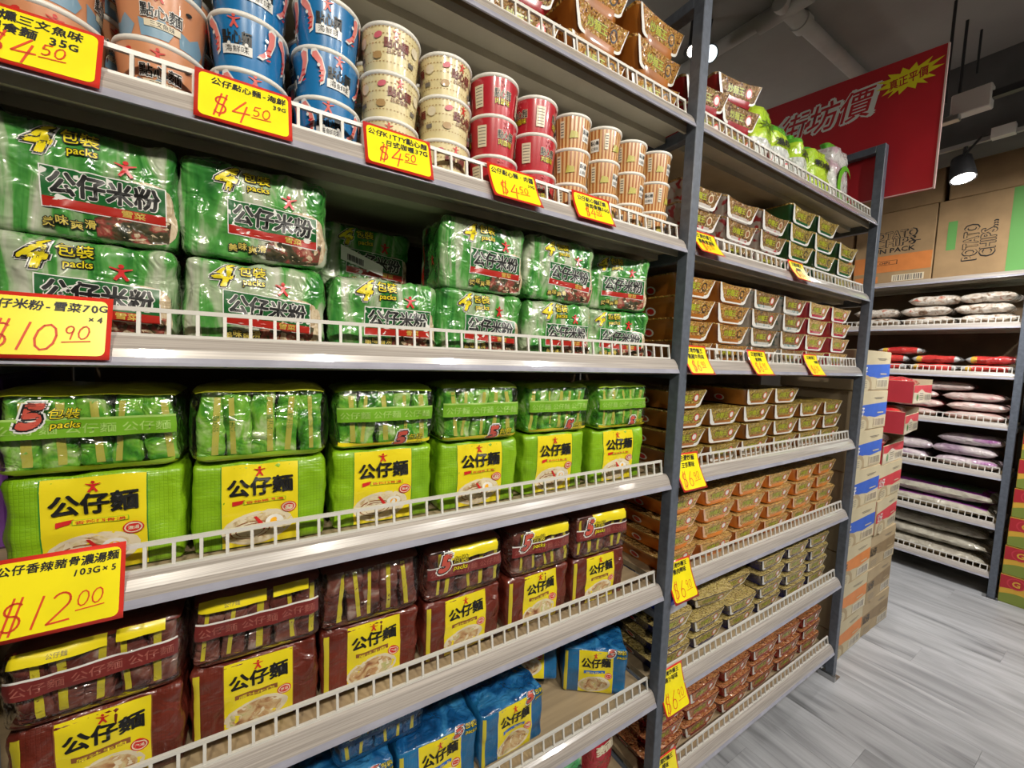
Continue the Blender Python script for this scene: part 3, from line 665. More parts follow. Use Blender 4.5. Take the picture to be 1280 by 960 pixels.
# bags on the lowest shelf
def pouch(name, w, d, h, seed, stops, txt=None, tcol=WPRINT, neck=.88, badge=None, cap=None):
    """standing soft bag gathered at the top"""
    m = MB(); n = 40; rows = 24; V = []
    for j in range(rows+1):
        t = j/rows
        if t < neck: k = .80+.20*math.sin(PI*min(1, t/neck)*.90+.25)
        else: k = .84-(t-neck)/(1-neck)*1.1 if t < neck+(1-neck)*.5 else .29+(t-neck-(1-neck)*.5)/(1-neck)*.3
        for i in range(n):
            a = 2*PI*i/n; c, s_ = math.cos(a), math.sin(a)
            ex = .62
            X = w/2*k*math.copysign(abs(c)**ex, c); Yv = d/2*(k if t < neck else k*.7)*math.copysign(abs(s_)**ex, s_)
            q = 1+wob((X, Yv, t*h), .14, 26, seed)-.08*abs(noise.noise(Vector((X*45+seed, Yv*45, t*h*14))))
            V.append((X*q, Yv*q, t*h))
    F = [(j*n+i, j*n+(i+1) % n, (j+1)*n+(i+1) % n, (j+1)*n+i) for j in range(rows) for i in range(n)]
    m.add(V, F, 0, True)
    for q, f in enumerate(m.f):
        zc = (m.v[f[0]][2]+m.v[f[2]][2])/2/h
        m.m[q] = next(i for i, (lim, _) in enumerate(stops) if zc <= lim)
    m.add([V[i] for i in range(n)], [tuple(range(n))[::-1]], 0); m.add(V[rows*n:], [tuple(range(n))], len(stops)-1)
    parts = [('wrapper', weld(m.mesh('wrapper', [c for _, c in stops])))]
    def fn(x, z, o):
        t = z/h; k = .80+.20*math.sin(PI*min(1, t/neck)*.95+.25)
        c = max(-.999, min(.999, x/(w/2*k))); a = abs(c)**(1/.62); s_ = math.sqrt(max(0, 1-a*a))
        return Vector((x, -d/2*k*s_**.62*1.07-o-.001, z))
    p = Print(fn, .01)
    if txt: p.text(txt, 0, h*.62, h*.13, tcol, .03, width=w*.62)
    if badge: p.ell(w*.12, h*.24, w*.13, w*.11, badge, 14); p.ell(w*.12, h*.24, w*.09, w*.075, WPRINT, 14)
    if p.mb.f: parts.append(('print', p.mesh('print')))
    return Kind(name, parts)
NOODG = ramp_mat('green_white_pouch', [(.35, (.02, .22, .05)), (.5, (.10, .40, .16)), (.62, (.55, .60, .5))], scale=12, rough=.25, coat=.8, bump=.7)
REDB = ramp_mat('red_pouch', [(.3, (.25, .01, .02)), (.7, (.50, .03, .05))], scale=10, rough=.25, coat=.8, bump=.6)
kr = pouch('noodle_bag', .11, .12, .20, 41, [(1.0, REDB)], '麵', CREAM, neck=.9)
kg = pouch('noodle_bag', .13, .12, .19, 42, [(1.0, NOODG)], '米粉', BLACK, neck=.9)
kr.place('red noodle bag on the lowest shelf beside the dark post', 'noodle bag', (.815, .80, deck(0)), .1)
kg.place('green and white bag on the lowest shelf left of the red bag', 'noodle bag', (.685, .79, deck(0)), .1)
kg.place('green and white bag on the lowest shelf third from the dark post', 'noodle bag', (.545, .79, deck(0)), -.1)

# ================================================================== rice noodle packs
RICE = ramp_mat('rice_noodle_bag_print', [(.28, (.010, .075, .016)), (.40, (.030, .19, .03)), (.49, (.085, .31, .06)), (.55, (.30, .41, .23)), (.68, (.50, .52, .41))], scale=12, stretch=(2.4, 1, .40), rough=.2, coat=1.0, distort=1.1, bump=.75, bscale=30)
TOPPING = ramp_mat('print_pickle_photo', [(.3, (.02, .025, .012)), (.45, (.07, .06, .03)), (.56, (.28, .05, .04)), (.68, (.46, .28, .18))], scale=70, rough=.25, coat=.8, bump=.4, distort=.5)
VERM = ramp_mat('print_vermicelli_photo', [(.35, (.40, .28, .16)), (.6, (.66, .55, .38))], scale=60, stretch=(3, 1, 1), rough=.25, coat=.8, bump=.4, distort=1.0)
BANNER = mat('banner_green', (.008, .11, .022), .3, coat=.35); BANRED = mat('banner_red', (.40, .018, .010), .3, coat=.35)
def rice_print(p, w, h, cx=0, sc=1.0, four=True, tilt=-.06):
    bw = w*.61*sc; z = h*.41; x0 = cx-bw/2; x1 = cx+bw/2
    def R(a, b): return (a, b+(a-cx)*tilt)
    def rect(a, b, c, d, m_): p.poly([R(a, b), R(c, b), R(c, d), R(a, d)], m_)
    p.ell(cx+bw*.34, h*.30, bw*.36, h*.30, VERM, 20)
    p.poly([(cx-bw*.10+px*bw*.66, h*.155+py*h*.17) for px, py in ((0, -.8), (.5, -.95), (.95, -.7), (1.0, .6), (.7, 1.0), (.3, .8), (-.02, .3))], TOPPING)
    rect(x0-.0012, z-.0242, x1+.0012, z+.0232, WPRINT); rect(x0, z-.012, x1, z+.022, BANNER); rect(x0, z-.023, x1, z-.012, BANRED)
    p.text('公仔米粉', cx, z+.005, .028, WPRINT, .072, width=bw*.90, rot=tilt); p.text('公仔米粉', cx, z+.005, .028, BLACK, .042, width=bw*.89, rot=tilt)
    p.text('雪菜', cx+bw*.22, z-.0172+bw*.22*tilt, .009, mat('gold', (.6, .42, .08), .3), .02, width=bw*.2, rot=tilt)
    gy = mat('gold_yellow', (.62, .50, .10), .3)
    for i, ch in enumerate('美味爽滑'):
        q = (x0+bw*(.04+.105*i), h*.115+(.003 if i % 2 else 0)); p.lv = 14
        p.text(ch, *q, .011, BLACK, .12); p.text(ch, *q, .011, gy, .02)
    p.lv = 14; p.logo(cx+bw*.17, z+.0365, .0105, RED)
    if four:
        a, b = cx-bw*.50, h*.83; p.lv = 3
        p.text('4', a, b, .048, WPRINT, .098, shear=.3); p.text('4', a, b, .048, BLACK, .075, shear=.3); p.text('4', a, b, .048, YEL, .032, shear=.3)
        p.text('包裝', a+.034, b+.006, .017, BLACK, .09); p.text('包裝', a+.034, b+.006, .017, YEL, .015)
        p.text('packs', a+.036, b-.009, .0125, BLACK, .10); p.text('packs', a+.036, b-.009, .0125, YEL, .015)
def rice_pack(seed, w=.178, d=.12, h=.126, cx=.012, tilt=-.06, side=False):
    rb = RBox(w, d, h, .014, .004, .005, 20, seed, crease=.009)
    me = weld(rb.mb(30, 18, 24).mesh('wrapper', [RICE]))
    p = Print(rb.front, .012); rice_print(p, w, h, cx, 1.0, True, tilt)
    parts = [('wrapper', me), ('front_print', p.mesh('front_print'))]
    q = Print(rb.side(-1), .012); q.rect(-.030, .012, -.004, h-.012, BANNER); q.rect(-.030, .012, -.020, h-.012, BANRED)
    q.text('公仔米粉', -.011, h/2, .022, BLACK, .04, width=h*.72, rot=-PI/2); q.logo(.02, h*.4, .009, RED)
    parts.append(('side_print', q.mesh('side_print')))
    return Kind('rice_noodle_pack', parts)
rp = [rice_pack(51, w=.182, h=.134, cx=.020), rice_pack(52, w=.182, h=.121, cx=.018, tilt=.0), rice_pack(53, w=.178, h=.121, cx=.012, tilt=-.09), rice_pack(54, w=.182, h=.121, cx=.018), rice_pack(55, w=.182, h=.133, cx=.022, tilt=-.03)]
XR = [-.182, .002, .190, .372, .568, .775]
rw = ['next to the $10.90 tag', 'second from the $10.90 tag', 'third from the $10.90 tag', 'fourth from the $10.90 tag', 'second from the dark post', 'nearest the dark post']
for i, x in enumerate(XR):
    rz = (0, .02, 0, .0, -.03, -.38)[i]; yy = .768 if i < 5 else .785
    rp[(3, 2, 1, 3, 1, 3)[i]].place('green rice noodle four-pack in the lower layer, %s' % rw[i], 'noodle pack', (x, yy, deck(4)), rz, 'green rice noodle four-packs')
    if i != 2:
        rp[(4, 0, 0, 4, 0, 4)[i]].place('green rice noodle four-pack in the upper layer, %s' % rw[i], 'noodle pack', (x+(.004, 0, 0, .004, -.002, -.006)[i], yy+.002, deck(4)+.1225), rz+rnd.uniform(-.04, .04), 'green rice noodle four-packs', rot=(rnd.uniform(-.02, .03), rnd.uniform(-.02, .02), rz))
# packs in the back row, seen in the gap above the third pack
rp[1].place('shaded rice noodle pack behind the gap in the lower layer', 'noodle pack', (.185, .925, deck(4)), .02, 'green rice noodle four-packs')
t = rp[3].place('shaded rice noodle pack at the back of the gap, upper layer', 'noodle pack', (.185, .925, deck(4)+.1225), .03, 'green rice noodle four-packs')
m = MB(); m.add([(-.05, -.071, .05), (.03, -.071, .028), (.03, -.071, .048), (-.05, -.071, .078)], [(0, 1, 2, 3)])
for k in range(14): m.box(-.038+.0022*k, -.038+.0022*k+(.0013 if k % 3 else .0007), -.0725, -.0715, .050-.0006*k, .062-.0006*k, 1)
m.build('barcode_label', [WPRINT, BLACK], t)

# ================================================================== cups and bowls on the cup shelf
CUPH = .0715
STRIPES = ramp_mat('cup_stripes_brown', [(.40, (.42, .16, .055)), (.50, (.55, .30, .15)), (.55, (.66, .52, .34)), (.62, (.60, .40, .24))], scale=11, stretch=(1, 1, .01), rough=.3, coat=.6, bump=0, kind='noise', detail=1)
def stripe_mat():
    m = bpy.data.materials.new('striped_cup_paper'); t, b = nt(m); N = t.nodes; L = t.links
    tc = N.new('ShaderNodeTexCoord'); g = N.new('ShaderNodeSeparateXYZ'); L.new(tc.outputs['Object'], g.inputs[0])
    a = N.new('ShaderNodeMath'); a.operation = 'ARCTAN2'; L.new(g.outputs[1], a.inputs[0]); L.new(g.outputs[0], a.inputs[1])
    mu = N.new('ShaderNodeMath'); mu.operation = 'MULTIPLY'; mu.inputs[1].default_value = 30; L.new(a.outputs[0], mu.inputs[0])
    s_ = N.new('ShaderNodeMath'); s_.operation = 'SINE'; L.new(mu.outputs[0], s_.inputs[0])
    mr = N.new('ShaderNodeMapRange'); L.new(s_.outputs[0], mr.inputs[0]); mr.inputs[1].default_value = -1
    r = N.new('ShaderNodeValToRGB'); L.new(mr.outputs[0], r.inputs[0]); e = r.color_ramp.elements; r.color_ramp.interpolation = 'LINEAR'
    e[0].position = .40; e[0].color = (.36, .12, .025, 1); e[1].position = .60; e[1].color = (.66, .42, .19, 1)
    L.new(r.outputs[0], b.inputs['Base Color']); b.inputs['Roughness'].default_value = .3; b.inputs['Coat Weight'].default_value = .7
    return m
CUPM = {'salmon': mat('salmon_cup_paper', (.62, .27, .13), .3, coat=.8, var=.06, vscale=25), 'blue': mat('blue_cup_paper', (.012, .17, .42), .3, coat=.8, var=.10, vscale=25),
        'cream': mat('cream_cup_paper', (.72, .62, .34), .3, coat=.8, var=.05, vscale=25), 'red': mat('red_cup_paper', (.46, .018, .03), .3, coat=.8, var=.08, vscale=25), 'striped': stripe_mat()}
SKYB = mat('patch_blue_grey', (.20, .34, .46), .35, coat=.6); TAN = mat('print_tan', (.42, .26, .10), .4, coat=.5); LOGOR = mat('logo_red_bright', (.60, .03, .02), .3, coat=.5)
RIMW = mat('cup_rim_white', (.80, .78, .72), .35)
def cup(kind, seed):
    r = random.Random(seed); rt, rb_ = (.0432, .0370) if kind == 'striped' else (.0475, .0395 if kind in ('salmon', 'blue') else .0405); h = CUPH-.0012
    m = MB(); m.lathe([(rb_, 0), (rb_+.0006, .003), (rt-.0006, h-.006)], 40, 0); m.disc(rb_-.002, .004, 40, 1); m.lathe([(rb_-.002, .004), (rb_, 0)], 40, 1)
    body = m.mesh('cup_body', [CUPM[kind], RIMW])
    m = MB(); m.lathe([(rt-.0008, h-.007), (rt+.0014, h-.0055), (rt+.0018, h-.0035), (rt+.0012, h-.001), (rt-.002, h)], 40); m.disc(rt-.002, h, 40)
    lid = m.mesh('lid', [RIMW])
    def fn(x, z, o):
        z = z*1.09; R_ = rb_+(rt-rb_)*z/h+o+.0002; a = -PI/2+x/.0455
        return Vector((R_*math.cos(a), R_*math.sin(a), z))
    p = Print(fn, .008)
    if kind == 'salmon':
        for k in range(7):
            p.lv = 0; x = -.13+.043*k; p.poly([(x-.016, .004), (x+.014, .004), (x+.020, .014), (x+.008, .026), (x-.004, .018), (x-.018, .022)], SKYB)
        for x in (-.092, 0, .092):
            p.lv = 3
            p.logo(x+.004, .048, .0072, LOGOR); p.text('點心麵', x+.006, .030, .0145, WPRINT, .07); p.text('點心麵', x+.006, .030, .0145, BLACK, .02); p.rect(x-.012, .014, x+.026, .021, CREAM); p.text('三文魚味', x+.007, .0175, .0065, BLACK, .0)
            p.ell(x-.026, .048, .005, .003, LOGOR, 8, .4); p.ell(x+.034, .044, .004, .002, BLACK, 8, .3)
    elif kind == 'blue':
        for x in (-.092, 0, .092):
            p.lv = 3
            p.logo(x-.002, .052, .0078, mat('logo_pinkish', (.65, .10, .08), .3, coat=.5)); p.text('點心麵', x, .034, .0165, BLACK, .03, width=.036); p.rect(x-.019, .016, x+.019, .0265, WPRINT)
            p.text('海鮮味', x, .0212, .008, BLACK, .0, width=.03)
            for sx, rr in ((x-.030, .3), (x+.036, -.35)):
                pts = [(-.003, .026), (.004, .026), (.009, .012), (.009, -.006), (.002, -.020), (-.006, -.022), (-.001, -.014), (.002, -.004), (.0, .010), (-.006, .020)]
                c, q = math.cos(rr), math.sin(rr)
                p.poly([(sx+(a*c-b*q)*.92, .036+(a*q+b*c)*.92) for a, b in pts], WPRINT); p.poly([(sx+(a*c-b*q)*.78, .036+(a*q+b*c)*.78) for a, b in pts], PINK)
                for k in range(3): p.ell(sx+.003, .033-.006*k, .0036, .0011, LOGOR, 8, .3)
            for k in range(4): p.ell(x+r.uniform(-.045, .045), r.uniform(.012, .055), .0022, .0022, WPRINT, 8)
    elif kind == 'cream':
        for z in (.012, .024, .036, .048, .057):
            for k in range(46):
                x = -.135+.006*k; p.rect(x, z, x+.0028, z+.0012, TAN, 1)
        for x in (-.092, 0, .092):
            p.lv = 3
            p.logo(x, .050, .0065, LOGOR); p.text('點心麵', x+.001, .037, .0135, mat('maroon_txt', (.16, .03, .02), .4), .04); p.text('日式咖喱', x+.001, .0265, .0075, mat('maroon_txt', (.16, .03, .02), .4), .01)
            p.ell(x-.028, .046, .007, .004, mat('bow_pink', (.60, .12, .16), .4), 10, .3); p.rect(x+.022, .016, x+.034, .022, GREYTXT); p.ell(x+.034, .040, .008, .007, CREAM, 12)
            p.ell(x-.030, .020, .008, .005, TAN, 10)
    elif kind == 'red':
        for x in (-.092, 0, .092):
            p.lv = 3
            p.text('點心麵', x+.012, .034, .0145, CREAM, .06, width=.034); p.text('點心麵', x+.012, .034, .0145, BLACK, .02, width=.034); p.text('肉醬味', x+.012, .0215, .010, BLACK, .05, width=.030); p.text('肉醬味', x+.012, .0215, .010, YEL, .0, width=.030)
            p.logo(x+.012, .051, .0065, mat('star_pink', (.66, .16, .16), .4)); p.logo(x+.012, .051, .0042, CUPM['red'])
            p.rect(x-.044, .012, x-.026, .046, CREAM)
            for k in range(6): p.rect(x-.042, .016+.005*k, x-.028, .0172+.005*k, GREYTXT, p.lv+1)
    else:
        for x in (-.092, 0, .092):
            p.lv = 3
            p.rect(x+.016, .016, x+.038, .040, WPRINT); p.text('點心麵', x+.027, .033, .0085, BLACK, .03, width=.02); p.text('紅燒味', x+.027, .022, .007, BLACK, 0, width=.018)
            p.rect(x-.040, .020, x-.030, .050, CREAM)
            for k in range(5): p.rect(x-.0385, .024+.005*k, x-.0315, .0262+.005*k, GREYTXT, p.lv+1)
            p.poly([(x-.018, .018), (x+.004, .020), (x+.002, .030), (x-.014, .032)], mat('patch_olive', (.45, .40, .06), .4, coat=.5))
    return Kind('noodle_cup', [('cup_body', body), ('lid', lid), ('print', p.mesh('print'))])
CK = {k: cup(k, 60+i) for i, k in enumerate(CUPM)}
STK = [('salmon', -.2040, 'salmon noodle bowl with blue patches', 'behind the cut-off price tag'), ('salmon', -.1045, 'salmon noodle bowl with blue patches', 'beside the blue bowls'),
       ('blue', -.0050, 'blue noodle bowl with pink shrimps', 'next to the salmon bowls'), ('blue', .0945, 'blue noodle bowl with pink shrimps', 'next to the cream cups'),
       ('cream', .1940, 'cream noodle cup with dotted lines', 'next to the blue bowls'), ('cream', .2925, 'cream noodle cup with dotted lines', 'next to the red cups'),
       ('red', .3935, 'red noodle cup with dark lettering', 'next to the cream cups'), ('red', .4940, 'red noodle cup with dark lettering', 'next to the striped cups'),
       ('striped', .5880, 'brown striped noodle cup', 'next to the red cups'), ('striped', .6790, 'brown striped noodle cup', 'second from the red cups'), ('striped', .7700, 'brown striped noodle cup', 'second from the dark post'), ('striped', .8600, 'brown striped noodle cup', 'nearest the dark post')]
for i, (k, x, lab, wh) in enumerate(STK):
    y = .733+(.0, .002, .0, .003, -.001, .004, .0, .004, .002, -.002, .002, .0)[i]
    for j in range(3):
        CK[k].place('%s, %s of stack %s' % (lab, LAY[3][j], wh), 'noodle cup', (x+rnd.uniform(-.002, .002), y+rnd.uniform(-.002, .002), deck(5)+j*CUPH), rnd.uniform(-.5, .5), 'stacked noodle cups')
    # second row in depth
    if i < 12:
        for j in range(3):
            CK[k].place('%s, back row, %s of stack %s' % (lab, LAY[3][j], wh), 'noodle cup', (x, y+.105, deck(5)+j*CUPH), rnd.uniform(-3, 3), 'stacked noodle cups in the back row')

# ================================================================== noodle trays (stacked fried-noodle packs)
def noodle_photo(name, dark, mid, light, acc):
    return ramp_mat(name, [(.36, dark), (.44, mid), (.52, light), (.58, mid), (.64, acc), (.72, light)], scale=95, rough=.26, coat=1.0, detail=3, distort=2.2, bump=1.0, bscale=70)
NP = {'brown': noodle_photo('noodle_photo_brown', (.05, .018, .006), (.20, .085, .025), (.38, .22, .08), (.30, .28, .06)),
      'orange': noodle_photo('noodle_photo_orange', (.10, .030, .006), (.34, .13, .02), (.52, .28, .06), (.48, .40, .08)),
      'golden': noodle_photo('noodle_photo_golden', (.10, .05, .008), (.28, .17, .03), (.46, .34, .08), (.42, .36, .06)),
      'tan': noodle_photo('noodle_photo_tan', (.20, .08, .02), (.48, .27, .07), (.68, .46, .18), (.60, .46, .12)),
      'yellow': noodle_photo('noodle_photo_yellow', (.18, .11, .02), (.42, .30, .09), (.62, .50, .22), (.55, .46, .10)),
      'red': noodle_photo('noodle_photo_red', (.13, .03, .012), (.36, .11, .04), (.52, .24, .10), (.50, .30, .10))}
SIDE = {'white': ramp_mat('side_white_speckled', [(.42, (.55, .55, .52)), (.58, (.50, .50, .48)), (.66, (.12, .25, .24))], scale=60, rough=.3, coat=.7, detail=1, bump=.2),
        'redwhite': ramp_mat('side_white_red_dots', [(.44, (.55, .50, .46)), (.56, (.50, .44, .40)), (.64, (.42, .03, .04))], scale=55, rough=.3, coat=.7, detail=1, bump=.2),
        'dgreen': mat('side_dark_green', (.006, .09, .025), .3, coat=.7, var=.1), 'orange': mat('side_orange', (.78, .22, .015), .3, coat=.7, var=.15, vscale=12), 'dorange': mat('side_brown_orange', (.38, .13, .018), .3, coat=.7, var=.2, vscale=12),
        'magenta': mat('side_crimson', (.44, .012, .05), .25, coat=.8, var=.15, vscale=12), 'navy': mat('side_navy', (.012, .014, .14), .25, coat=.8, var=.2, vscale=12), 'crimson': mat('side_deep_red', (.32, .014, .020), .25, coat=.8, var=.15, vscale=12)}
LIMETX = mat('lime_lettering', (.46, .47, .03), .35, coat=.5)
TW, TD = .186, .215
def tray(side, photo, h, seed, oval='dark', sag=.10, word='炒麵王', rimcol=None, low=.14, wt=.0062):
    r = random.Random(seed); n = 10
    hb, ht = .058, TW/2; db, dt = .0985, TD/2       # half sizes bottom, rim
    def zr(sx): return h*(1-sag*(1-sx*sx))         # rim sags in the middle of the front
    def ring(hx, hy, zf, rad):
        pts = []
        for (cx, cy, a0) in ((hx-rad, -hy+rad, -PI/2), (hx-rad, hy-rad, 0), (-hx+rad, hy-rad, PI/2), (-hx+rad, -hy+rad, PI)):
            for k in range(4):
                a = a0+PI/2*k/3; x, y = cx+rad*math.cos(a), cy+rad*math.sin(a); pts.append((x, y, zf(x)))
            # straight run to the next corner
            if a0 == -PI/2: pts += [(hx, -hy+rad+(2*hy-2*rad)*t, zf(hx)) for t in (.33, .66)]
            if a0 == 0: pts += [(hx-rad-(2*hx-2*rad)*t, hy, zf(hx-rad-(2*hx-2*rad)*t)) for t in (.2, .4, .6, .8)]
            if a0 == PI/2: pts += [(-hx, hy-rad-(2*hy-2*rad)*t, zf(-hx)) for t in (.33, .66)]
            if a0 == PI: pts += [(-hx+rad+(2*hx-2*rad)*t, -hy, zf(-hx+rad+(2*hx-2*rad)*t)) for t in (.2, .4, .6, .8)]
        return pts
    R0_ = ring(hb, db, lambda x: 0.0, .018); R1_ = ring(hb+.004, db+.004, lambda x: .010, .02)
    R2_ = ring(ht*.80, dt*.965, lambda x: zr(x/ht)*.66, .02); R3_ = ring(ht-.003, dt-.003, lambda x: zr(x/ht)-.004, .014); R4_ = ring(ht, dt, lambda x: zr(x/ht), .014); R5_ = ring(ht-.004, dt-.004, lambda x: zr(x/ht)-.0012, .012)
    N_ = len(R0_); m = MB(); V = R0_+R1_+R2_+R3_
    m.add(V, [(j*N_+i, j*N_+(i+1) % N_, (j+1)*N_+(i+1) % N_, (j+1)*N_+i) for j in range(3) for i in range(N_)], 0, True); m.add(R0_, [tuple(range(N_))[::-1]], 0)
    body = m.mesh('tray', [SIDE[side]])
    m = MB(); V = R3_+R4_+R5_; m.add(V, [(j*N_+i, j*N_+(i+1) % N_, (j+1)*N_+(i+1) % N_, (j+1)*N_+i) for j in range(2) for i in range(N_)], 0, True)
    m.add(R5_+[(0, 0, zr(0)-.003)], [(i, (i+1) % N_, N_) for i in range(N_)], 0, True)
    lid = m.mesh('lid_film', [NP[photo]])
    def fn(x, t, o):                               # front wall: x across, t height 0..h
        q = t/h; hw_ = hb+(ht*.80-hb)*min(1, q/.66) if q < .66 else ht*.80+(ht-ht*.80)*(q-.66)/.34
        z = t*zr(max(-1, min(1, x/ht)))/h
        yy = -(db+(dt*.965-db)*min(1, q/.66)) if q < .66 else -(dt*.965+(dt-dt*.965)*(q-.66)/.34)
        return Vector((x, yy-o-.0012, z))
    p = Print(fn, .012)
    def U(wt, wb, z0, z1, rr):                     # rounded tub outline
        pts = [(wt, z1), (-wt, z1)]
        for k in range(6): a = PI+PI/2*k/5; pts.append((-wb+rr+rr*1.6*math.cos(a)*.8, z0+rr+rr*math.sin(a)))
        for k in range(6): a = 3*PI/2+PI/2*k/5; pts.append((wb-rr+rr*1.6*math.cos(a)*.8, z0+rr+rr*math.sin(a)))
        return pts
    p.poly(U(.0835, .064, h*low, h*.985, .014), rimcol or WPRINT); p.poly([(x+.0030, z) for x, z in U(.0795, .0655-wt, h*low+wt, h*.985, .013)], NP[photo])
    p.text(word, -.012, h*.60, h*.34, mat('dark_green_outline', (.05, .07, .01), .4), .06, width=.060, rot=.03); p.text(word, -.012, h*.60, h*.34, LIMETX, .015, width=.060, rot=.03)
    oc = {'dark': BLACK, 'red': RED, 'tan': CREAM}[oval]
    p.ell(.038, h*.60, .0115, h*.22, oc, 14, -.15); p.ell(.038, h*.60, .0085, h*.16, NP[photo] if oval == 'dark' else (WPRINT if oval == 'red' else NOODLEBR), 12, -.15)
    q = Print(lambda y, t, o: Vector((-(hb+(ht*.80-hb)*min(1, t/h/.66))-o-.004, y, t*.99)), .02)
    q.ell(-.01, h*.36, .018, h*.20, WPRINT, 14); q.ell(-.01, h*.36, .012, h*.14, RED, 12)
    return Kind('noodle_tray', [('tray', body), ('lid_film', lid), ('front_label', p.mesh('front_label')), ('side_mark', q.mesh('side_mark'))])
TK = {}
def tk(side, photo, h, oval='dark', sag=.10, rimcol=None, low=.14, wt=.0062):
    k = (side, photo, h, oval)
    if k not in TK: TK[k] = tray(side, photo, h, len(TK)+70, oval, sag, rimcol=rimcol, low=low, wt=wt)
    return TK[k]
CX = [1.034, 1.222, 1.411, 1.601, 1.791, 1.985]
CN = ['behind the dark post', 'second from the dark post', 'third from the dark post', 'third from the end post', 'second from the end post', 'beside the end post']
def tray_row(shelf, pitch, cols, shelf_name, y=.70):
    for c, spec in enumerate(cols):
        if not spec: continue
        kind, n, colour = spec
        for j in range(n):
            lay = LAY[n][j] if n > 1 else 'single'
            kind.place('%s, %s of column %s, %s' % (colour, lay, CN[c], shelf_name), 'noodle tray', (CX[c]+rnd.uniform(-.004, .004), y+TD/2+rnd.uniform(-.003, .004), deck(shelf)+j*pitch), rnd.uniform(-.025, .025), 'noodle trays, ' + shelf_name)
hb_ = .0605
A = tk('redwhite', 'brown', hb_, 'tan', .16, low=.05, wt=.0095); B = tk('dgreen', 'golden', hb_, 'dark', .16, low=.05, wt=.0095)
tray_row(5, hb_+.001, [(A, 3, 'brown noodle tray'), (A, 3, 'brown noodle tray'), (A, 3, 'brown noodle tray'), (B, 4, 'green-sided noodle tray'), (B, 4, 'green-sided noodle tray'), (B, 3, 'green-sided noodle tray')], 'under the green bags')
A = tk('dorange', 'orange', .059, 'dark', .08, low=.05, wt=.0095); B = tk('white', 'brown', .059, 'red', .08, low=.05, wt=.0095); C_ = tk('magenta', 'tan', .059, 'red', .08, low=.05, wt=.0095)
tray_row(4, .060, [(A, 4, 'orange-brown noodle tray'), (A, 4, 'orange-brown noodle tray'), (B, 4, 'white-sided noodle tray'), (B, 4, 'white-sided noodle tray'), (C_, 4, 'crimson noodle tray'), (C_, 4, 'crimson noodle tray')], 'on the three-tag shelf')
A = tk('dorange', 'golden', .055, 'red', .05, low=.05, wt=.0095)
tray_row(3, .0562, [(A, 4, 'gold-rimmed noodle tray'), (A, 3, 'gold-rimmed noodle tray'), (A, 4, 'gold-rimmed noodle tray'), (A, 4, 'gold-rimmed noodle tray'), (A, 3, 'gold-rimmed noodle tray'), (A, 3, 'gold-rimmed noodle tray')], 'fourth shelf up')
A = tk('orange', 'tan', .054, 'red', .05, rimcol=mat('peach', (.70, .42, .25), .35, coat=.5))
tray_row(2, .0552, [(A, 4, 'orange noodle tray')]*6, 'third shelf up')
A = tk('navy', 'yellow', .0515, 'red', .05)
tray_row(1, .0525, [None, None, (A, 2, 'navy noodle tray'), (A, 4, 'navy noodle tray'), (A, 4, 'navy noodle tray'), (A, 4, 'navy noodle tray')], 'second shelf up')
for j in range(3): A.place('navy noodle tray, %s of the stack behind the dark post, second shelf up' % LAY[3][j], 'noodle tray', (1.035, .70+TD/2, deck(1)+j*.0525), 0, 'noodle trays on the second shelf up')
for j in range(2): A.place('navy noodle tray, %s of the low pair under the tipped tray' % LAY[2][j], 'noodle tray', (1.222, .705+TD/2, deck(1)+j*.0525), .02, 'noodle trays on the second shelf up')
A.place('navy noodle tray tipped towards the aisle, second shelf up', 'noodle tray', (1.272, .718+TD/2, deck(1)+.134), 0, 'noodle trays on the second shelf up', rot=(math.radians(14), math.radians(-3), -.16))
A.place('navy noodle tray slanting behind the tipped tray, second shelf up', 'noodle tray', (1.43, .74+TD/2, deck(1)+.116), 0, 'noodle trays on the second shelf up', rot=(math.radians(6), math.radians(-3), -.10))
# blue lidded tub on the stack behind the post
m = MB(); m.bbox(-.075, .075, -.10, .10, 0, .034, .008); tubm = m.mesh('tub_body', [mat('tub_clear_grey', (.42, .42, .46), .2, coat=.8, var=.2)])
m = MB(); m.bbox(-.082, .082, -.107, .107, .034, .058, .006); lidm = m.mesh('tub_lid', [mat('tub_blue', (.01, .02, .36), .25, coat=.8, var=.2)])
p = Print(lambda x, y, o: Vector((x, y, .058+o)), .02); p.ell(.02, -.02, .04, .05, YEL, 16)
Kind('noodle_tub', [('tub_body', tubm), ('tub_lid', lidm), ('print', p.mesh('print'))]).place('blue-lidded tub on the navy tray stack behind the dark post', 'noodle tub', (1.035, .70+TD/2, deck(1)+3*.0525), .05)
A = tk('crimson', 'red', .056, 'red', .05)
tray_row(0, .0570, [(A, 3, 'red noodle tray')]*6, 'lowest shelf')
# top shelf, both bays
A = tk('dorange', 'orange', .071, 'dark', .12); B = tk('crimson', 'brown', .068, 'red', .12)
for c, (x, k, n, wh) in enumerate(((.27, B, 1, 'first'), (.44, B, 2, 'second'), (.632, A, 3, 'third'), (.818, A, 3, 'fourth'))):
    for j in range(n):
        k.place('brown noodle pack above the cups, %s layer, %s column from the end frame' % (['lowest', 'middle', 'upper'][j], wh), 'noodle tray', (x+rnd.uniform(-.006, .006), .70+TD/2, deck(6)+j*.072), rnd.uniform(-.06, .06), 'noodle packs on the top shelf')
for x, n, wh in ((1.03, 2, 'touching the dark post'), (1.19, 3, 'beside the lime pouch')):
    for j in range(n):
        B.place('brown noodle pack on the top shelf %s, %s layer' % (wh, ['lowest', 'middle', 'upper'][j]), 'noodle tray', (x, .70+TD/2, deck(6)+j*.069), -.1*j, 'noodle packs on the top shelf')
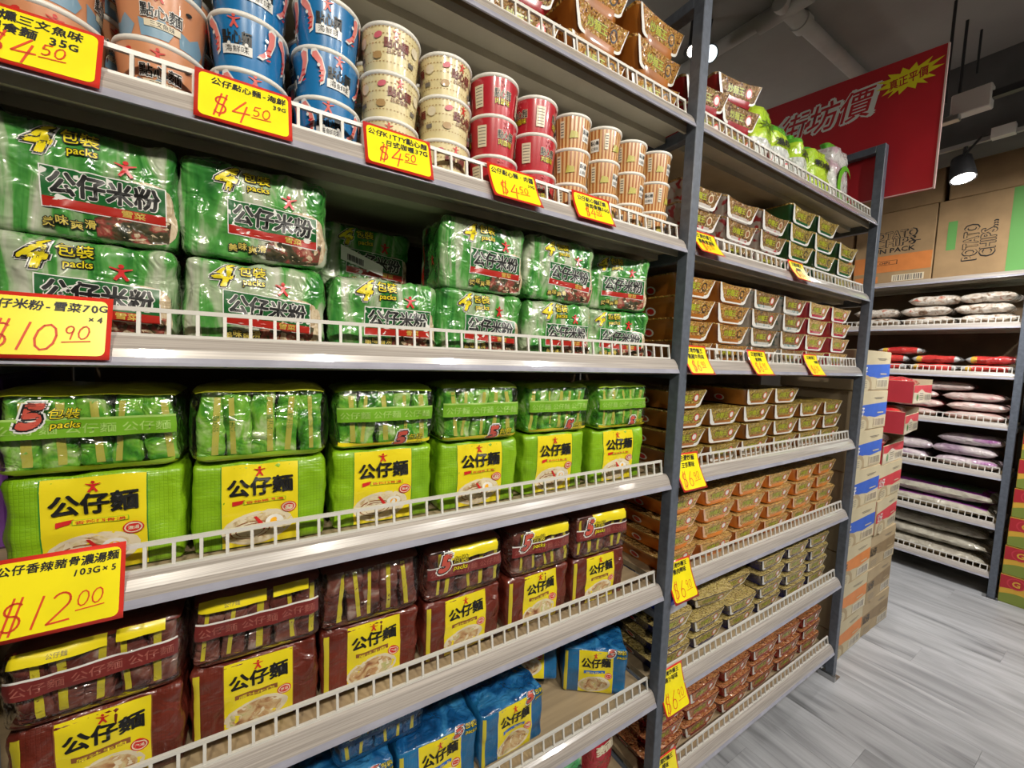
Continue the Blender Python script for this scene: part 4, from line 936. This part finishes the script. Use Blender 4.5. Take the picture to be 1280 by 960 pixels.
# green standing packet at the end of the shelf below
rb = RBox(.05, .16, .19, .012, .003, .002, 30, 88, crease=.002); p = Print(rb.front, .01); p.text('麵', 0, .11, .03, YEL, .03)
Kind('noodle_packet', [('wrapper', weld(rb.mb(8, 8, 10).mesh('wrapper', [SIDE['dgreen']]))), ('print', p.mesh('print'))]).place('tall dark green packet squeezed beside the end post', 'noodle packet', (2.062, .955, deck(5)), 0)

# pouches on the top shelf
LIMEB = ramp_mat('lime_pouch', [(.3, (.28, .50, .02)), (.7, (.55, .72, .05))], scale=12, rough=.25, coat=.8, bump=.5)
CLRW = ramp_mat('clear_white_pouch', [(.3, (.42, .45, .40)), (.5, (.62, .64, .60)), (.7, (.74, .75, .72))], scale=14, stretch=(3, 3, .6), rough=.2, coat=.9, bump=.8)
GRNB = ramp_mat('leaf_green_pouch', [(.3, (.04, .28, .02)), (.7, (.16, .46, .04))], scale=12, rough=.25, coat=.8, bump=.6)
PNKW = ramp_mat('pink_white_pouch', [(.35, (.66, .66, .62)), (.55, (.60, .60, .56)), (.66, (.52, .36, .40))], scale=14, rough=.2, coat=.9, bump=.7)
k1 = pouch('vermicelli_bag', .142, .13, .215, 90, [(.42, CLRW), (1.0, LIMEB)], '大豆', mat('dark_olive', (.06, .10, .01), .4), badge=RED)
k2 = pouch('vermicelli_bag', .122, .12, .200, 91, [(.55, CLRW), (.8, LIMEB), (1.0, GRNB)], '湯粉', BLACK, badge=RED)
k3 = pouch('vermicelli_bag', .168, .13, .205, 92, [(.20, CLRW), (.86, LIMEB), (1.0, GRNB)], '粉絲', BLACK)
k4 = pouch('vermicelli_bag', .178, .13, .275, 93, [(.88, PNKW), (1.0, GRNB)])
k1.place('lime yellow vermicelli pouch next to the brown packs, top shelf', 'vermicelli bag', (1.340, .77, deck(6)), .1, 'bags on the top shelf')
k2.place('green-topped clear vermicelli pouch second from the brown packs', 'vermicelli bag', (1.470, .775, deck(6)), -.1, 'bags on the top shelf')
k2.place('green-topped clear vermicelli pouch third from the brown packs', 'vermicelli bag', (1.598, .77, deck(6)), .2, 'bags on the top shelf')
k3.place('lime bag with dark lettering second from the end post, top shelf', 'vermicelli bag', (1.748, .775, deck(6)), -.05, 'bags on the top shelf')
t = k4.place('tall white bag with a green ring beside the end post, top shelf', 'vermicelli bag', (1.930, .78, deck(6)), 0, 'bags on the top shelf')
def ringfn(x, z, o): return Vector((x, -.066-o+.25*abs(x)**1.7, z))
p = Print(ringfn, .01)
for k in range(26):
    a0, a1 = .6+k*.2, .6+(k+1)*.2
    if k > 26: break
    ro, ri = .062, .062-.022*math.sin(PI*k/26)-.003
    p.poly([(.01+ro*math.cos(a0), .10+ro*1.25*math.sin(a0)), (.01+ro*math.cos(a1), .10+ro*1.25*math.sin(a1)), (.01+ri*math.cos(a1), .10+ri*1.25*math.sin(a1)), (.01+ri*math.cos(a0), .10+ri*1.25*math.sin(a0))], mat('ring_green', (.12, .42, .02), .3, coat=.6), 1)
obj('green_ring', p.mesh('green_ring'), t)

# ================================================================== price tags
def price_tag(label, xc, shelf, zt, zb, lines, price, cents, ytop=.6705, ybot=.640, w=.106, seed=0, psize=.034):
    """paper card slipped over the price strip: top leans on the fence, foot curls towards the aisle"""
    H_ = zt-zb; z0 = ZL[shelf]
    def prof(t):                                     # t 0 bottom .. 1 top
        y = ytop+(ybot-ytop)*(1-t)**1.5 if ybot < .646 else ytop+(ybot-ytop)*(1-t)
        return y, z0+zb+H_*t
    def fn(x, v, o): y, z = prof(max(0, min(1, v/H_))); return Vector((x, y-o, z))
    t = thing('price_tag', label, 'price tag', (xc, 0, 0), 0, 'yellow price tags')
    m = MB(); n = 8; V = []
    for th in (0, .0007):
        for j in range(n+1):
            y, z = prof(j/n); V += [(-w/2, y+th, z), (w/2, y+th, z)]
    k = 2*(n+1); F = [(2*j, 2*j+1, 2*j+3, 2*j+2) for j in range(n)]+[(k+2*j, k+2*j+2, k+2*j+3, k+2*j+1) for j in range(n)]
    F += [(2*j, 2*j+2, k+2*j+2, k+2*j) for j in range(n)]+[(2*j+1, k+2*j+1, k+2*j+3, 2*j+3) for j in range(n)]+[(0, k, k+1, 1), (2*n, 2*n+1, k+2*n+1, k+2*n)]
    m.add(V, F, 0, True); m.build('card', TAGR, t)
    p = Print(fn, .012); b = .0042; rr = .006
    x0, x1, a, c = -w/2+b, w/2-b, b, H_-b; pts = []
    for cx, cy, s0 in ((x1-rr, a+rr, -PI/2), (x1-rr, c-rr, 0), (x0+rr, c-rr, PI/2), (x0+rr, a+rr, PI)):
        for q in range(5): g = s0+PI/2*q/4; pts.append((cx+rr*math.cos(g), cy+rr*math.sin(g)))
    p.poly(pts, TAGY)
    hd = Print(fn, .008); hd.lv = 2; yy = H_-b-.009
    for i, (s_, sz, al) in enumerate(lines):
        wd = sum(.62 if ord(ch) < 128 else 1.0 for ch in s_)*sz
        xs = {'l': x0+.003, 'c': -wd/2, 'r': x1-.003-wd}[al]
        hd.hand(s_, xs, yy, sz, INK, .030, seed*10+i); yy -= sz*1.12
    hgt = psize*.92; n_ = .74*(1+len(price))-(.32 if '1' in price else 0)+.42*len(cents)
    px_ = -n_*hgt*.5-.004; py = b+.006
    px_ = hd.marker('$'+price, px_, py, hgt, REDINK, .0019, seed+3)
    pe = hd.marker(cents, px_+.002, py+hgt*.42, hgt*.52, REDINK, .0013, seed+5); hd.stroke([(px_+.002, py+hgt*.30), (pe, py+hgt*.36)], .0012, REDINK, hd.lv)
    obj('yellow_face', p.mesh('yellow_face'), t); obj('lettering', hd.mesh('lettering'), t)
    return t
T1 = dict(ytop=.6705, ybot=.6465)
price_tag('yellow tag for salmon noodles, $4.50, cut by the picture edge', -.199, 5, .073, .004, [('煙燻三文魚味', .0125, 'c'), ('即食麵 35G', .0125, 'c')], '4', '50', **T1, seed=1, psize=.028)
price_tag('yellow $4.50 tag under the blue shrimp bowls', -.011, 5, .073, .004, [('公仔點心麵-海鮮', .0108, 'r'), ('39G', .0085, 'r')], '4', '50', **T1, seed=2, psize=.030)
price_tag('yellow $4.50 tag under the cream cups', .190, 5, .073, .004, [('公仔KITTY點心麵', .0115, 'c'), ('-日式咖喱37G', .0115, 'r')], '4', '50', **T1, seed=3, psize=.028)
price_tag('yellow $4.50 tag under the red cups', .403, 5, .073, .004, [('公仔點心麵·肉醬', .0115, 'c'), ('39G', .0085, 'r')], '4', '50', ytop=.6705, ybot=.636, seed=4, psize=.030)
price_tag('yellow $4.50 tag under the brown striped cups', .600, 5, .072, .010, [('公仔點心麵紅燒', .0115, 'c'), ('味即食麵36G', .0115, 'r')], '4', '50', ytop=.6705, ybot=.644, seed=5, psize=.022)
price_tag('yellow $10.90 tag under the green rice noodle packs', -.198, 4, .078, .006, [('公仔米粉-雪菜70G', .0115, 'c'), ('×4', .009, 'r')], '10', '90', **T1, seed=6, psize=.032)
price_tag('yellow $12.00 tag under the lime green noodle packs', -.196, 3, .080, -.006, [('公仔香辣豬骨濃湯麵', .0112, 'c'), ('103G×5', .0095, 'r')], '12', '00', **T1, seed=7, psize=.034, w=.112)
T2 = dict(w=.104, ybot=.632)
price_tag('yellow tag beside the dark post under the brown trays', .996, 5, .070, .006, [('日清炒麵王', .014, 'c'), ('豬骨濃湯味', .014, 'c')], '6', '90', **T2, seed=11, psize=.024)
price_tag('yellow tag in the middle under the green-sided trays', 1.505, 5, .072, .004, [('日清炒麵王', .014, 'c'), ('海鮮味', .012, 'c')], '6', '90', **T2, seed=12, psize=.026)
price_tag('yellow tag beside the dark post under the orange-brown trays', .990, 4, .074, -.002, [('日清炒麵王', .014, 'c'), ('黑椒牛肉味', .014, 'c')], '6', '90', **T2, seed=13, psize=.028)
price_tag('yellow tag under the white-sided trays', 1.305, 4, .074, -.002, [('日清炒麵王', .014, 'c'), ('雞蓉味', .012, 'c')], '6', '90', **T2, seed=14, psize=.030)
price_tag('yellow tag under the crimson trays', 1.668, 4, .074, -.002, [('日清炒麵王', .013, 'c'), ('香辣味', .010, 'r')], '6', '90', **T2, seed=15, psize=.028)
price_tag('yellow tag beside the dark post under the gold-rimmed trays', .990, 3, .084, -.008, [('日清炒麵', .016, 'c'), ('王京蔥味', .014, 'c')], '6', '90', **T2, seed=16, psize=.036)
price_tag('yellow $6.90 tag beside the dark post under the orange trays', .988, 2, .085, -.014, [('日清炒麵王', .014, 'c'), ('雞肉辣味', .014, 'c')], '6', '90', **T2, seed=17, psize=.038)
price_tag('yellow $6.90 tag beside the dark post under the navy trays', .986, 1, .072, -.034, [('日清炒麵王', .014, 'c'), ('燒汁味味', .014, 'c')], '6', '90', **T2, seed=18, psize=.040)
price_tag('yellow tag at the picture foot under the red trays', .988, 0, .106, -.004, [('日清炒麵王', .014, 'c'), ('辣味', .014, 'c')], '6', '90', **T2, seed=19, psize=.040)

# ================================================================== red hanging sign
t = thing('hanging_sign', 'large red sign board with white and yellow price lettering', 'sign', (2.141, .508, 2.03), -PI/2)
# local x runs to world -y: board spans local -0.90 .. 0
m = MB(); tl = math.tan(.05)
m.add([(-.90, .008, .03), (0, .008, 0), (0, .008, .515), (-.90, .008, .60), (-.90, 0, .03), (0, 0, 0), (0, 0, .515), (-.90, 0, .60)], [(0, 1, 2, 3), (4, 7, 6, 5), (0, 4, 5, 1), (1, 5, 6, 2), (2, 6, 7, 3), (3, 7, 4, 0)])
m.build('board', mat('sign_red', (.50, .018, .028), .38, var=.06, vscale=6), t)
m = MB(); m.box(-.003, .002, -.001, .009, 0, .515); m.build('edge_trim', mat('trim_pale', (.70, .48, .45), .5), t)
m = MB(); m.add([(-.90, -.0008, .03), (0, -.0008, 0), (0, -.0008, .004), (-.90, -.0008, .034)], [(0, 1, 2, 3)]); m.build('edge_trim', mat('trim_pale', (.70, .48, .45), .5), t)
p = Print(lambda x, z, o: Vector((x, -o, z)), .1)
SR = mat('sign_red', (.50, .018, .028))
p.text('街坊價', -.385, .425, .125, WPRINT, .085, width=.375, rot=-.035, shear=.15); p.text('街坊價', -.385, .425, .125, SR, .010, width=.350, rot=-.035, shear=.15)
cx, cz = -.105, .445; pts = []
for k in range(28):
    a = 2*PI*k/28; rr = 1.0 if k % 2 == 0 else .62
    pts.append((cx+.098*rr*math.cos(a)*(1+.12*math.sin(3*a)), cz+.062*rr*math.sin(a)*(1+.2*math.cos(2*a))))
p.poly(pts, mat('burst_yellow', (.82, .70, .02), .4)); p.text('真正平價', cx, cz, .040, mat('sign_red', (.5, .02, .02)), .02, width=.112, rot=.05)
obj('lettering', p.mesh('lettering'), t)

# ================================================================== cartons
CARDP = mat('carton_pale_tan', (.50, .43, .28), .7, var=.06, vscale=6)
CARDK = mat('carton_kraft', (.38, .29, .17), .75, var=.08, vscale=6)
CBLUE = mat('carton_blue', (.03, .11, .50), .5, var=.05); CORG = mat('carton_orange', (.62, .21, .05), .5, var=.05); CRED = mat('carton_red', (.55, .04, .06), .5, var=.05); CBRN = mat('carton_brown_print', (.24, .165, .085), .6, var=.08)
def barcode(p, x0, z0, x1, z1, n=14, seed=0):
    r = random.Random(seed); p.rect(x0, z0, x1, z1, CREAM); p.lv += 1; x = x0+(x1-x0)*.06
    while x < x1-(x1-x0)*.08:
        w_ = (x1-x0)*r.choice((.02, .03, .05)); p.rect(x, z0+(z1-z0)*.1, x+w_, z1-(z1-z0)*.1, GREYTXT, p.lv); x += w_+(x1-x0)*r.choice((.025, .04))
def carton_kind(w_, d_, h_, col, sidecol=None, top=CARDP):
    m = MB(); m.bbox(-w_/2, w_/2, -d_/2, d_/2, 0, h_-.001, .003)
    body = m.mesh('carton', [CARDK])
    p = Print(lambda x, z, o: Vector((x, -d_/2-o, z)), .2)
    x0, x1 = -w_/2+.003, w_/2-.003; p.rect(x0, .003, x1, h_-.004, top)
    p.poly([(x0, h_*.34), (x0, h_*.62), (x1, h_*.68), (x1, h_*.36), (x0+.62*w_, h_*.30), (x0+.45*w_, h_*.34)], col)
    p.poly([(x0+.02, h_*.02)]+[(x0+.02+.20*w_*(1-math.cos(PI*k/8)), h_*.02+h_*.36*math.sin(PI*k/8)**.7) for k in range(9)], CARDK); p.ell(x0+.02+.2*w_, h_*.12, .13*w_, h_*.16, top, 14)
    for k in range(4): p.rect(x0+.03, h_*(.06+.05*k), x0+.03+.22*w_, h_*(.075+.05*k), GREYTXT)
    p.text('公仔', x0+.16*w_, h_*.47, h_*.24, WPRINT if col in (CBLUE, CRED) else BLACK, .03)
    p.rect(x0+.55*w_, h_*.80, x0+.85*w_, h_*.815, GREYTXT); p.rect(x0+.58*w_, h_*.77, x0+.80*w_, h_*.782, GREYTXT)
    p.rect(x0+.68*w_, h_*.40, x0+.88*w_, h_*.43, top)
    barcode(p, x0+.58*w_, h_*.06, x0+.94*w_, h_*.28)
    parts = [('carton', body), ('front_print', p.mesh('front_print'))]
    if sidecol:
        q = Print(lambda y, z, o: Vector((-w_/2-o, y, z)), .2); q.rect(-d_/2+.004, .004, d_/2-.004, h_-.006, sidecol); parts.append(('side_print', q.mesh('side_print')))
    m = MB(); m.box(-w_/2+.001, w_/2-.001, -.025, .025, h_-.001, h_-.0004); parts.append(('tape', m.mesh('tape', [mat('packing_tape', (.52, .40, .22), .25, coat=.6)])))
    return Kind('noodle_carton', parts)
CH = .1790
kb = carton_kind(.385, .30, CH, CBLUE); ko = carton_kind(.385, .30, CH, CORG)
kd = carton_kind(.355, .30, CH-.003, CRED, CRED); kk = carton_kind(.355, .30, CH-.003, CBRN, None, CARDK)
for j in range(8):
    k, nm = (ko, 'orange') if j < 3 else (kb, 'blue')
    i = j if j < 3 else j-3
    k.place('tan carton with %s band, %s of its colour counted from the floor' % (nm, ORD[i]), 'carton', (2.352+rnd.uniform(-.004, .004)+(.002*j), .69+.15+rnd.uniform(-.003, .003), CH*j), rnd.uniform(-.012, .012), 'cartons stacked at the end of the shelving')
z = 0
for j in range(5):
    k, nm = (kk, 'kraft brown') if j < 3 else (kd, 'red-banded')
    i = j if j < 3 else j-3
    k.place('%s carton, %s of its colour counted from the floor' % (nm, ORD[i]), 'carton', (2.735+rnd.uniform(-.004, .004), .69+.155, z), rnd.uniform(-.02, .02)+(.03 if j > 2 else 0), 'cartons stacked at the end of the shelving'); z += CH-.003
# cut-open red display cartons with red snack bags inside
SNACKR = ramp_mat('red_snack_bag', [(.3, (.30, .008, .012)), (.5, (.52, .02, .03)), (.68, (.60, .10, .06)), (.78, (.62, .42, .35))], scale=9, rough=.2, coat=.9, bump=.8, distort=.8)
def open_carton(w_, d_, h_):
    m = MB(); t_ = .004
    m.box(-w_/2, w_/2, -d_/2, d_/2, 0, t_); m.box(-w_/2, w_/2, d_/2-t_, d_/2, t_, h_); m.box(w_/2-t_, w_/2, -d_/2, d_/2-t_, t_, h_*.8); m.box(-w_/2, w_/2-t_, -d_/2, -d_/2+t_, t_, h_*.62); m.box(-w_/2, -w_/2+t_, -d_/2+t_, d_/2-t_, t_, h_*.75)
    p = Print(lambda x, z, o: Vector((x, -d_/2-o, z)), .2); x0, x1 = -w_/2+.002, w_/2-.002; H_ = h_*.62
    p.rect(x0, 0.002, x1, H_*.99, CREAM); p.poly([(x0, H_*.60), (x0, H_*.99), (x1, H_*.99), (x1, H_*.50), (x0+.62*w_, H_*.58), (x0+.40*w_, H_*.78), (x0+.2*w_, H_*.58)], CRED)
    p.ell(x0+.34*w_, H_*.34, .20*w_, H_*.34, CREAM, 16); p.ell(x0+.20*w_, H_*.32, .05*w_, H_*.20, GREEN, 12)
    for k in range(4): p.rect(x0+.30*w_, H_*(.16+.12*k), x0+.50*w_, H_*(.20+.12*k), GREYTXT)
    barcode(p, x0+.58*w_, H_*.08, x0+.94*w_, H_*.48)
    q = Print(lambda y, z, o: Vector((-w_/2-o, y, z)), .2); q.rect(-d_/2+.002, .002, d_/2-.002, h_*.74, CRED)
    return Kind('display_carton', [('carton', m.mesh('carton', [CARDP])), ('front_print', p.mesh('front_print')), ('side_print', q.mesh('side_print'))])
def sack_mesh(w_, d_, h_, seed, mats, mfn=None, fin=.02, wr=.004):
    """soft filled bag lying flat with pinched seams at both ends"""
    nx, ny = 18, 12; m = MB()
    def P(u, v, sgn):
        e = max(0, 1-abs(u)**3.6)**.5*max(0, 1-abs(v)**4.0)**.5
        x = u*w_/2*(1-.04*(1-abs(v))) ; y = v*d_/2
        z = h_*.46+sgn*e*h_*(.50 if sgn > 0 else .46)
        q = Vector((x*20+seed, y*20, z*10+sgn)); z += noise.noise(q)*wr*(.3+e); 
        if sgn > 0: z -= wr*1.2*abs(noise.noise(Vector((x*32+seed*2, y*18, 0))))*e
        y += noise.noise(Vector((x*9+seed, y*9, 3)))*.006
        return Vector((x, y, max(0, z)))
    for sgn in (1, -1):
        V = [P(-1+2*i/nx, -1+2*j/ny, sgn) for j in range(ny+1) for i in range(nx+1)]
        F = []; M_ = []
        for j in range(ny):
            for i in range(nx):
                f = (j*(nx+1)+i, j*(nx+1)+i+1, (j+1)*(nx+1)+i+1, (j+1)*(nx+1)+i)
                if sgn < 0: f = f[::-1]
                o = len(m.v); m.f.append(tuple(k+o for k in f)); m.s.append(True); c = (V[f[0]]+V[f[2]])/2
                m.m.append(mfn(c, sgn) if mfn else 0)
        # offset indices were taken before adding; add verts now
        m.v += [tuple(p) for p in V]
    return weld(m.mesh('bag', mats), .0006)
oc = open_carton(.36, .27, .150)
sn = [Kind('snack_bag', [('bag', sack_mesh(.30, .20, .062, 95+i, [SNACKR], wr=.008))]) for i in range(2)]
zz = z
ocs = [(2.765, .835, .05, 'lowest'), (2.85, .80, .10, 'middle'), (2.945, .79, .04, 'topmost')]
for i, (x, y, rz, nm) in enumerate(ocs):
    oc.place('cut-open red and cream display carton, %s of three' % nm, 'carton', (x, y, zz), rz, 'open red display cartons')
    for k in range(2):
        sn[k].place('red snack bag in the %s open carton, %s one' % (nm, ['under', 'upper'][k]), 'snack bag', (x-.01+.02*k, y-.005, zz+.006+.062*k), rz+.1*k, 'red snack bags')
    zz += .1515
# yellow cartons by the far unit
YC = mat('carton_yellow', (.62, .36, .04), .55, var=.05); YRED = mat('carton_crimson', (.42, .02, .03), .5); YGRN = mat('carton_moss', (.20, .25, .04), .5)
def yellow_kind(top=False):
    w_, d_, h_ = .40, .30, .172
    m = MB(); m.bbox(-w_/2, w_/2, -d_/2, d_/2, 0, h_-.001, .003); body = m.mesh('carton', [mat('carton_mint', (.55, .66, .60), .5) if top else YC])
    p = Print(lambda x, z, o: Vector((x, -d_/2-o, z)), .2); x0, x1 = -w_/2+.002, w_/2-.002
    if top:
        p.rect(x0, .002, x1, h_*.28, mat('carton_gold', (.46, .36, .10), .5)); p.ell(x0+.16, h_*.6, .035, .03, CRED, 14); p.rect(x0+.03, h_*.35, x0+.06, h_*.9, LIME)
    else:
        p.poly([(x0, .002), (x0, h_*.30)]+[(x0+.02*k, h_*(.30+.10*math.sin(k*.45))) for k in range(1, 19)]+[(x1, h_*.2), (x1, .002)], YGRN)
        p.poly([(x0, h_*.50), (x0, h_*.99), (x0+.13, h_*.99), (x0+.10, h_*.72), (x0+.05, h_*.56)], YRED)
        p.ell(x0+.06, h_*.74, .036, .034, CRED, 18); p.ell(x0+.06, h_*.74, .030, .028, YRED, 18); p.text('G', x0+.06, h_*.74, .045, YC, .03); p.rect(x0, h_*.97, x1, h_*.99, YC)
        p.text('GOLD', x0+.26, h_*.62, .05, YRED, .03) if False else None
    return Kind('fruit_carton', [('carton', body), ('front_print', p.mesh('front_print'))])
ky, kt = yellow_kind(), yellow_kind(True)
for j in range(9):
    (ky if j < 6 else kt).place(('yellow carton with crimson corner, %s from the floor' % ORD[j]) if j < 6 else ('pale mint carton, %s above the yellow ones' % ORD[j-6]), 'carton', (XF+.155, .418-.205-.0035*j, .173*j), -PI/2+rnd.uniform(-.01, .01), 'cartons beside the far shelving')

# potato chip cartons on top of the far unit
def chip_carton(w_, h_, style):
    d_ = .38; m = MB(); m.bbox(-w_/2, w_/2, -d_/2, d_/2, 0, h_, .004)
    p = Print(lambda x, z, o: Vector((x, -d_/2-o, z)), .2); x0, x1 = -w_/2+.004, w_/2-.004
    if style == 0:
        p.text('POTATO', 0, h_*.68, .07, BLACK, .065, width=w_*.58); p.text('POTATO', 0, h_*.68, .07, CARD, .015, width=w_*.55)
        p.text('CHIPS', .01, h_*.575, .07, BLACK, .065, width=w_*.50); p.text('CHIPS', .01, h_*.575, .07, CARD, .015, width=w_*.46); p.rect(w_*.20, h_*.555, w_*.34, h_*.565, BLACK)
        p.text('FUN PACK', -.005, h_*.47, .045, BLACK, .02, width=w_*.58)
        p.rect(x0, h_*.17, x1, h_*.40, CORG); p.rect(x0+.03*w_, h_*.03, x0+.34*w_, h_*.12, CORG); p.rect(-w_*.24, h_*.27, w_*.08, h_*.33, BLACK); p.rect(-w_*.23, h_*.275, w_*.07, h_*.325, CORG); p.text('CHIPS', -w_*.08, h_*.30, .022, BLACK, .02)
        barcode(p, w_*.03, h_*.03, w_*.42, h_*.12)
    elif style == 1:
        p.text('POTATO', -w_*.20, h_*.42, .085, BLACK, .065, width=h_*.44, rot=PI/2); p.text('POTATO', -w_*.20, h_*.42, .085, CARD, .015, width=h_*.42, rot=PI/2)
        p.text('CHIPS...', -w_*.06, h_*.44, .085, BLACK, .065, width=h_*.42, rot=PI/2); p.text('CHIPS...', -w_*.06, h_*.44, .085, CARD, .015, width=h_*.40, rot=PI/2)
        g = mat('carton_green', (.13, .36, .09), .5); p.rect(w_*.10, .004, w_*.30, h_-.004, g); p.rect(w_*.36, .01, x1, h_*.62, g); p.rect(-w_*.40, h_*.36, -w_*.32, h_*.72, g)
        p.text('CHIPS', w_*.43, h_*.3, .06, LIME, .02, width=h_*.4, rot=PI/2)
    return Kind('chip_carton', [('carton', m.mesh('carton', [CARD])), ('front_print', p.mesh('front_print'))] if p.mb.f else [('carton', m.mesh('carton', [CARD]))])
ZT = ZL[6]+DK+.001
def far(x_off, ly): return (XF+x_off, ly)
cc = [chip_carton(.42, .50, 0), chip_carton(.52, .50, 1), chip_carton(.45, .30, 2)]
cc[0].place('brown potato chip carton with an orange band', 'carton', (XF+.235, 1.075, ZT), -PI/2, 'potato chip cartons')
cc[1].place('brown potato chip carton with a green band', 'carton', (XF+.235, .600, ZT), -PI/2, 'potato chip cartons')
cc[2].place('plain brown carton on the potato chip carton with a green band', 'carton', (XF+.24, .60, ZT+.502), -PI/2+.03, 'potato chip cartons')
cc[2].place('plain brown carton on the potato chip carton with an orange band', 'carton', (XF+.24, 1.07, ZT+.502), -PI/2-.02, 'potato chip cartons')
cc[0].place('brown potato chip carton hidden behind the red sign', 'carton', (XF+.235, 1.51, ZT), -PI/2, 'potato chip cartons')

# ================================================================== bags on the far shelving
def bagmat(name, a, b, c=None, stripe=None):
    st = [(.32, a), (.62, b)]+([(.74, c)] if c else [])
    return ramp_mat(name, st, scale=13, rough=.2, coat=1.0, bump=1.0, distort=.8, bscale=24)
MCREAM = ramp_mat('cream_snack_bag', [(.34, (.22, .13, .08)), (.44, (.50, .42, .34)), (.54, (.68, .64, .58)), (.62, (.60, .50, .40)), (.70, (.46, .12, .08))], scale=26, rough=.2, coat=1.0, bump=1.0, distort=.8, bscale=22); MRED = bagmat('red_noodle_bag', (.36, .012, .015), (.55, .05, .04)); MSIL = bagmat('silver_film', (.25, .25, .25), (.55, .55, .54)); MGOLD = mat('bag_gold', (.60, .38, .05), .25, coat=.8)
MPINK = ramp_mat('pink_rice_bag', [(.32, (.34, .16, .14)), (.45, (.56, .38, .34)), (.58, (.68, .56, .52)), (.70, (.52, .10, .12))], scale=10, stretch=(.6, 2.4, 1), rough=.2, coat=1.0, bump=1.0, distort=.5, bscale=22); MROSE = mat('bag_rose', (.48, .06, .08), .25, coat=.8); MPUR = ramp_mat('lilac_bag', [(.32, (.26, .17, .24)), (.46, (.46, .36, .42)), (.58, (.62, .55, .54)), (.70, (.38, .14, .36))], scale=10, stretch=(.6, 2.0, 1), rough=.2, coat=1.0, bump=1.0, distort=.5, bscale=22); MRICE = bagmat('rice_sack', (.36, .32, .26), (.54, .50, .40)); MVIO = mat('bag_violet', (.34, .06, .36), .25, coat=.8)
def kinds(name, w_, d_, h_, mats, seeds, mfn=None, wr=.004): return [Kind(name, [('bag', sack_mesh(w_, d_, h_, s_, mats, mfn, wr=wr))]) for s_ in seeds]
def lay_bags(ks, shelf, rows, name, place, cat, group, depth=.17, pitch=.052, jit=.02):
    """rows: list of layers, each a list of world y centres"""
    for j, ys in enumerate(rows):
        for i, y in enumerate(ys):
            ks[(i+j) % len(ks)].place('%s, %s layer, %s from yellow cartons, %s' % (name, ['bottom', 'second', 'third', 'top'][j], ORD[i], place), cat, (XF+.046+depth/2+rnd.uniform(0, .4*jit), y+rnd.uniform(-jit, jit)*.4, deck(shelf)+.001+j*pitch), -PI/2+rnd.uniform(-1, 1)*(.07 if jit > .015 else .012), group)
lay_bags(kinds('snack_bag', .25, .22, .070, [MCREAM], (101, 102, 103)), 5, [[.60, .86, 1.12], [.62, .88, 1.14], [.60, .84]], 'cream speckled snack bag', 'far shelf', 'snack bag', 'cream snack bags', .22, .068)
def redfn(c, s_): return 1 if abs(c.x) > .088 else (2 if c.x < -.070 else 0)
lay_bags(kinds('noodle_bag', .23, .16, .056, [MRED, MSIL, MGOLD], (104, 105), redfn), 4, [[.57, .81, 1.05, 1.29], [.55, .80, 1.06]], 'red bag with silver ends', 'far shelf', 'noodle bag', 'red bags', .16, .055)
lay_bags(kinds('noodle_bag', .23, .16, .056, [MRED, MSIL, MGOLD], (106,), redfn), 4, [[], [], [.98]], 'red bag with silver ends', 'far shelf', 'noodle bag', 'red bags', .18, .055)
def rosefn(c, s_): return 1 if abs(abs(c.y)-.055) < .018 else 0
lay_bags(kinds('rice_bag', .27, .22, .062, [MPINK, MROSE], (107, 108, 109), rosefn), 3, [[.61, .90, 1.19], [.60, .88, 1.17], [.62, .90], [.75]], 'pinkish rice bag with red stripe', 'far shelf', 'rice bag', 'pink rice bags', .22, .060)
def purfn(c, s_): return 1 if (s_ > 0 and abs(c.y) < .03 and abs(c.x) < .10) else 0
lay_bags(kinds('rice_bag', .29, .22, .074, [MPUR, MVIO], (110, 111), purfn), 2, [[.62, .93, 1.22], [.63, .92, 1.22], [.60, 1.12]], 'lilac rice bag', 'far shelf', 'rice bag', 'lilac rice bags', .22, .072)
def viofn(c, s_): return 1 if (s_ > 0 and (abs(abs(c.y)-.11) < .016 or abs(abs(c.x)-.24) < .016) and abs(c.y) < .13 and abs(c.x) < .26) else (2 if s_ > 0 and abs(c.y) < .10 and abs(c.x) < .22 else 0)
lay_bags(kinds('rice_sack', .60, .32, .084, [MRICE, MVIO, mat('sack_green', (.06, .16, .08), .3, coat=.6)], (112, 113), viofn, .006), 1, [[.77], [.77]], 'large rice sack with violet border', 'far shelf', 'rice sack', 'large rice sacks', .32, .082, .01)
lay_bags(kinds('rice_sack', .62, .32, .080, [MRICE], (114, 115), None, .006), 0, [[.78], [.78], [.79]], 'plain beige rice sack', 'lowest far shelf', 'rice sack', 'large rice sacks', .32, .078, .01)

# purple carton in the next bay, seen past the end frame
m = MB(); m.bbox(-.10, .10, -.08, .08, 0, .245, .004); b_ = m.mesh('carton', [mat('carton_purple', (.16, .05, .26), .45, coat=.4, var=.1)])
p = Print(lambda x, z, o: Vector((x, -.08-o, z)), .2); p.rect(-.08, .19, .08, .205, WPRINT); p.rect(-.08, .215, .06, .225, WPRINT)
Kind('purple_carton', [('carton', b_), ('print', p.mesh('print'))]).place('purple carton in the shade behind the upper lime green pack', 'carton', (-.40, .93, deck(3)), 0)
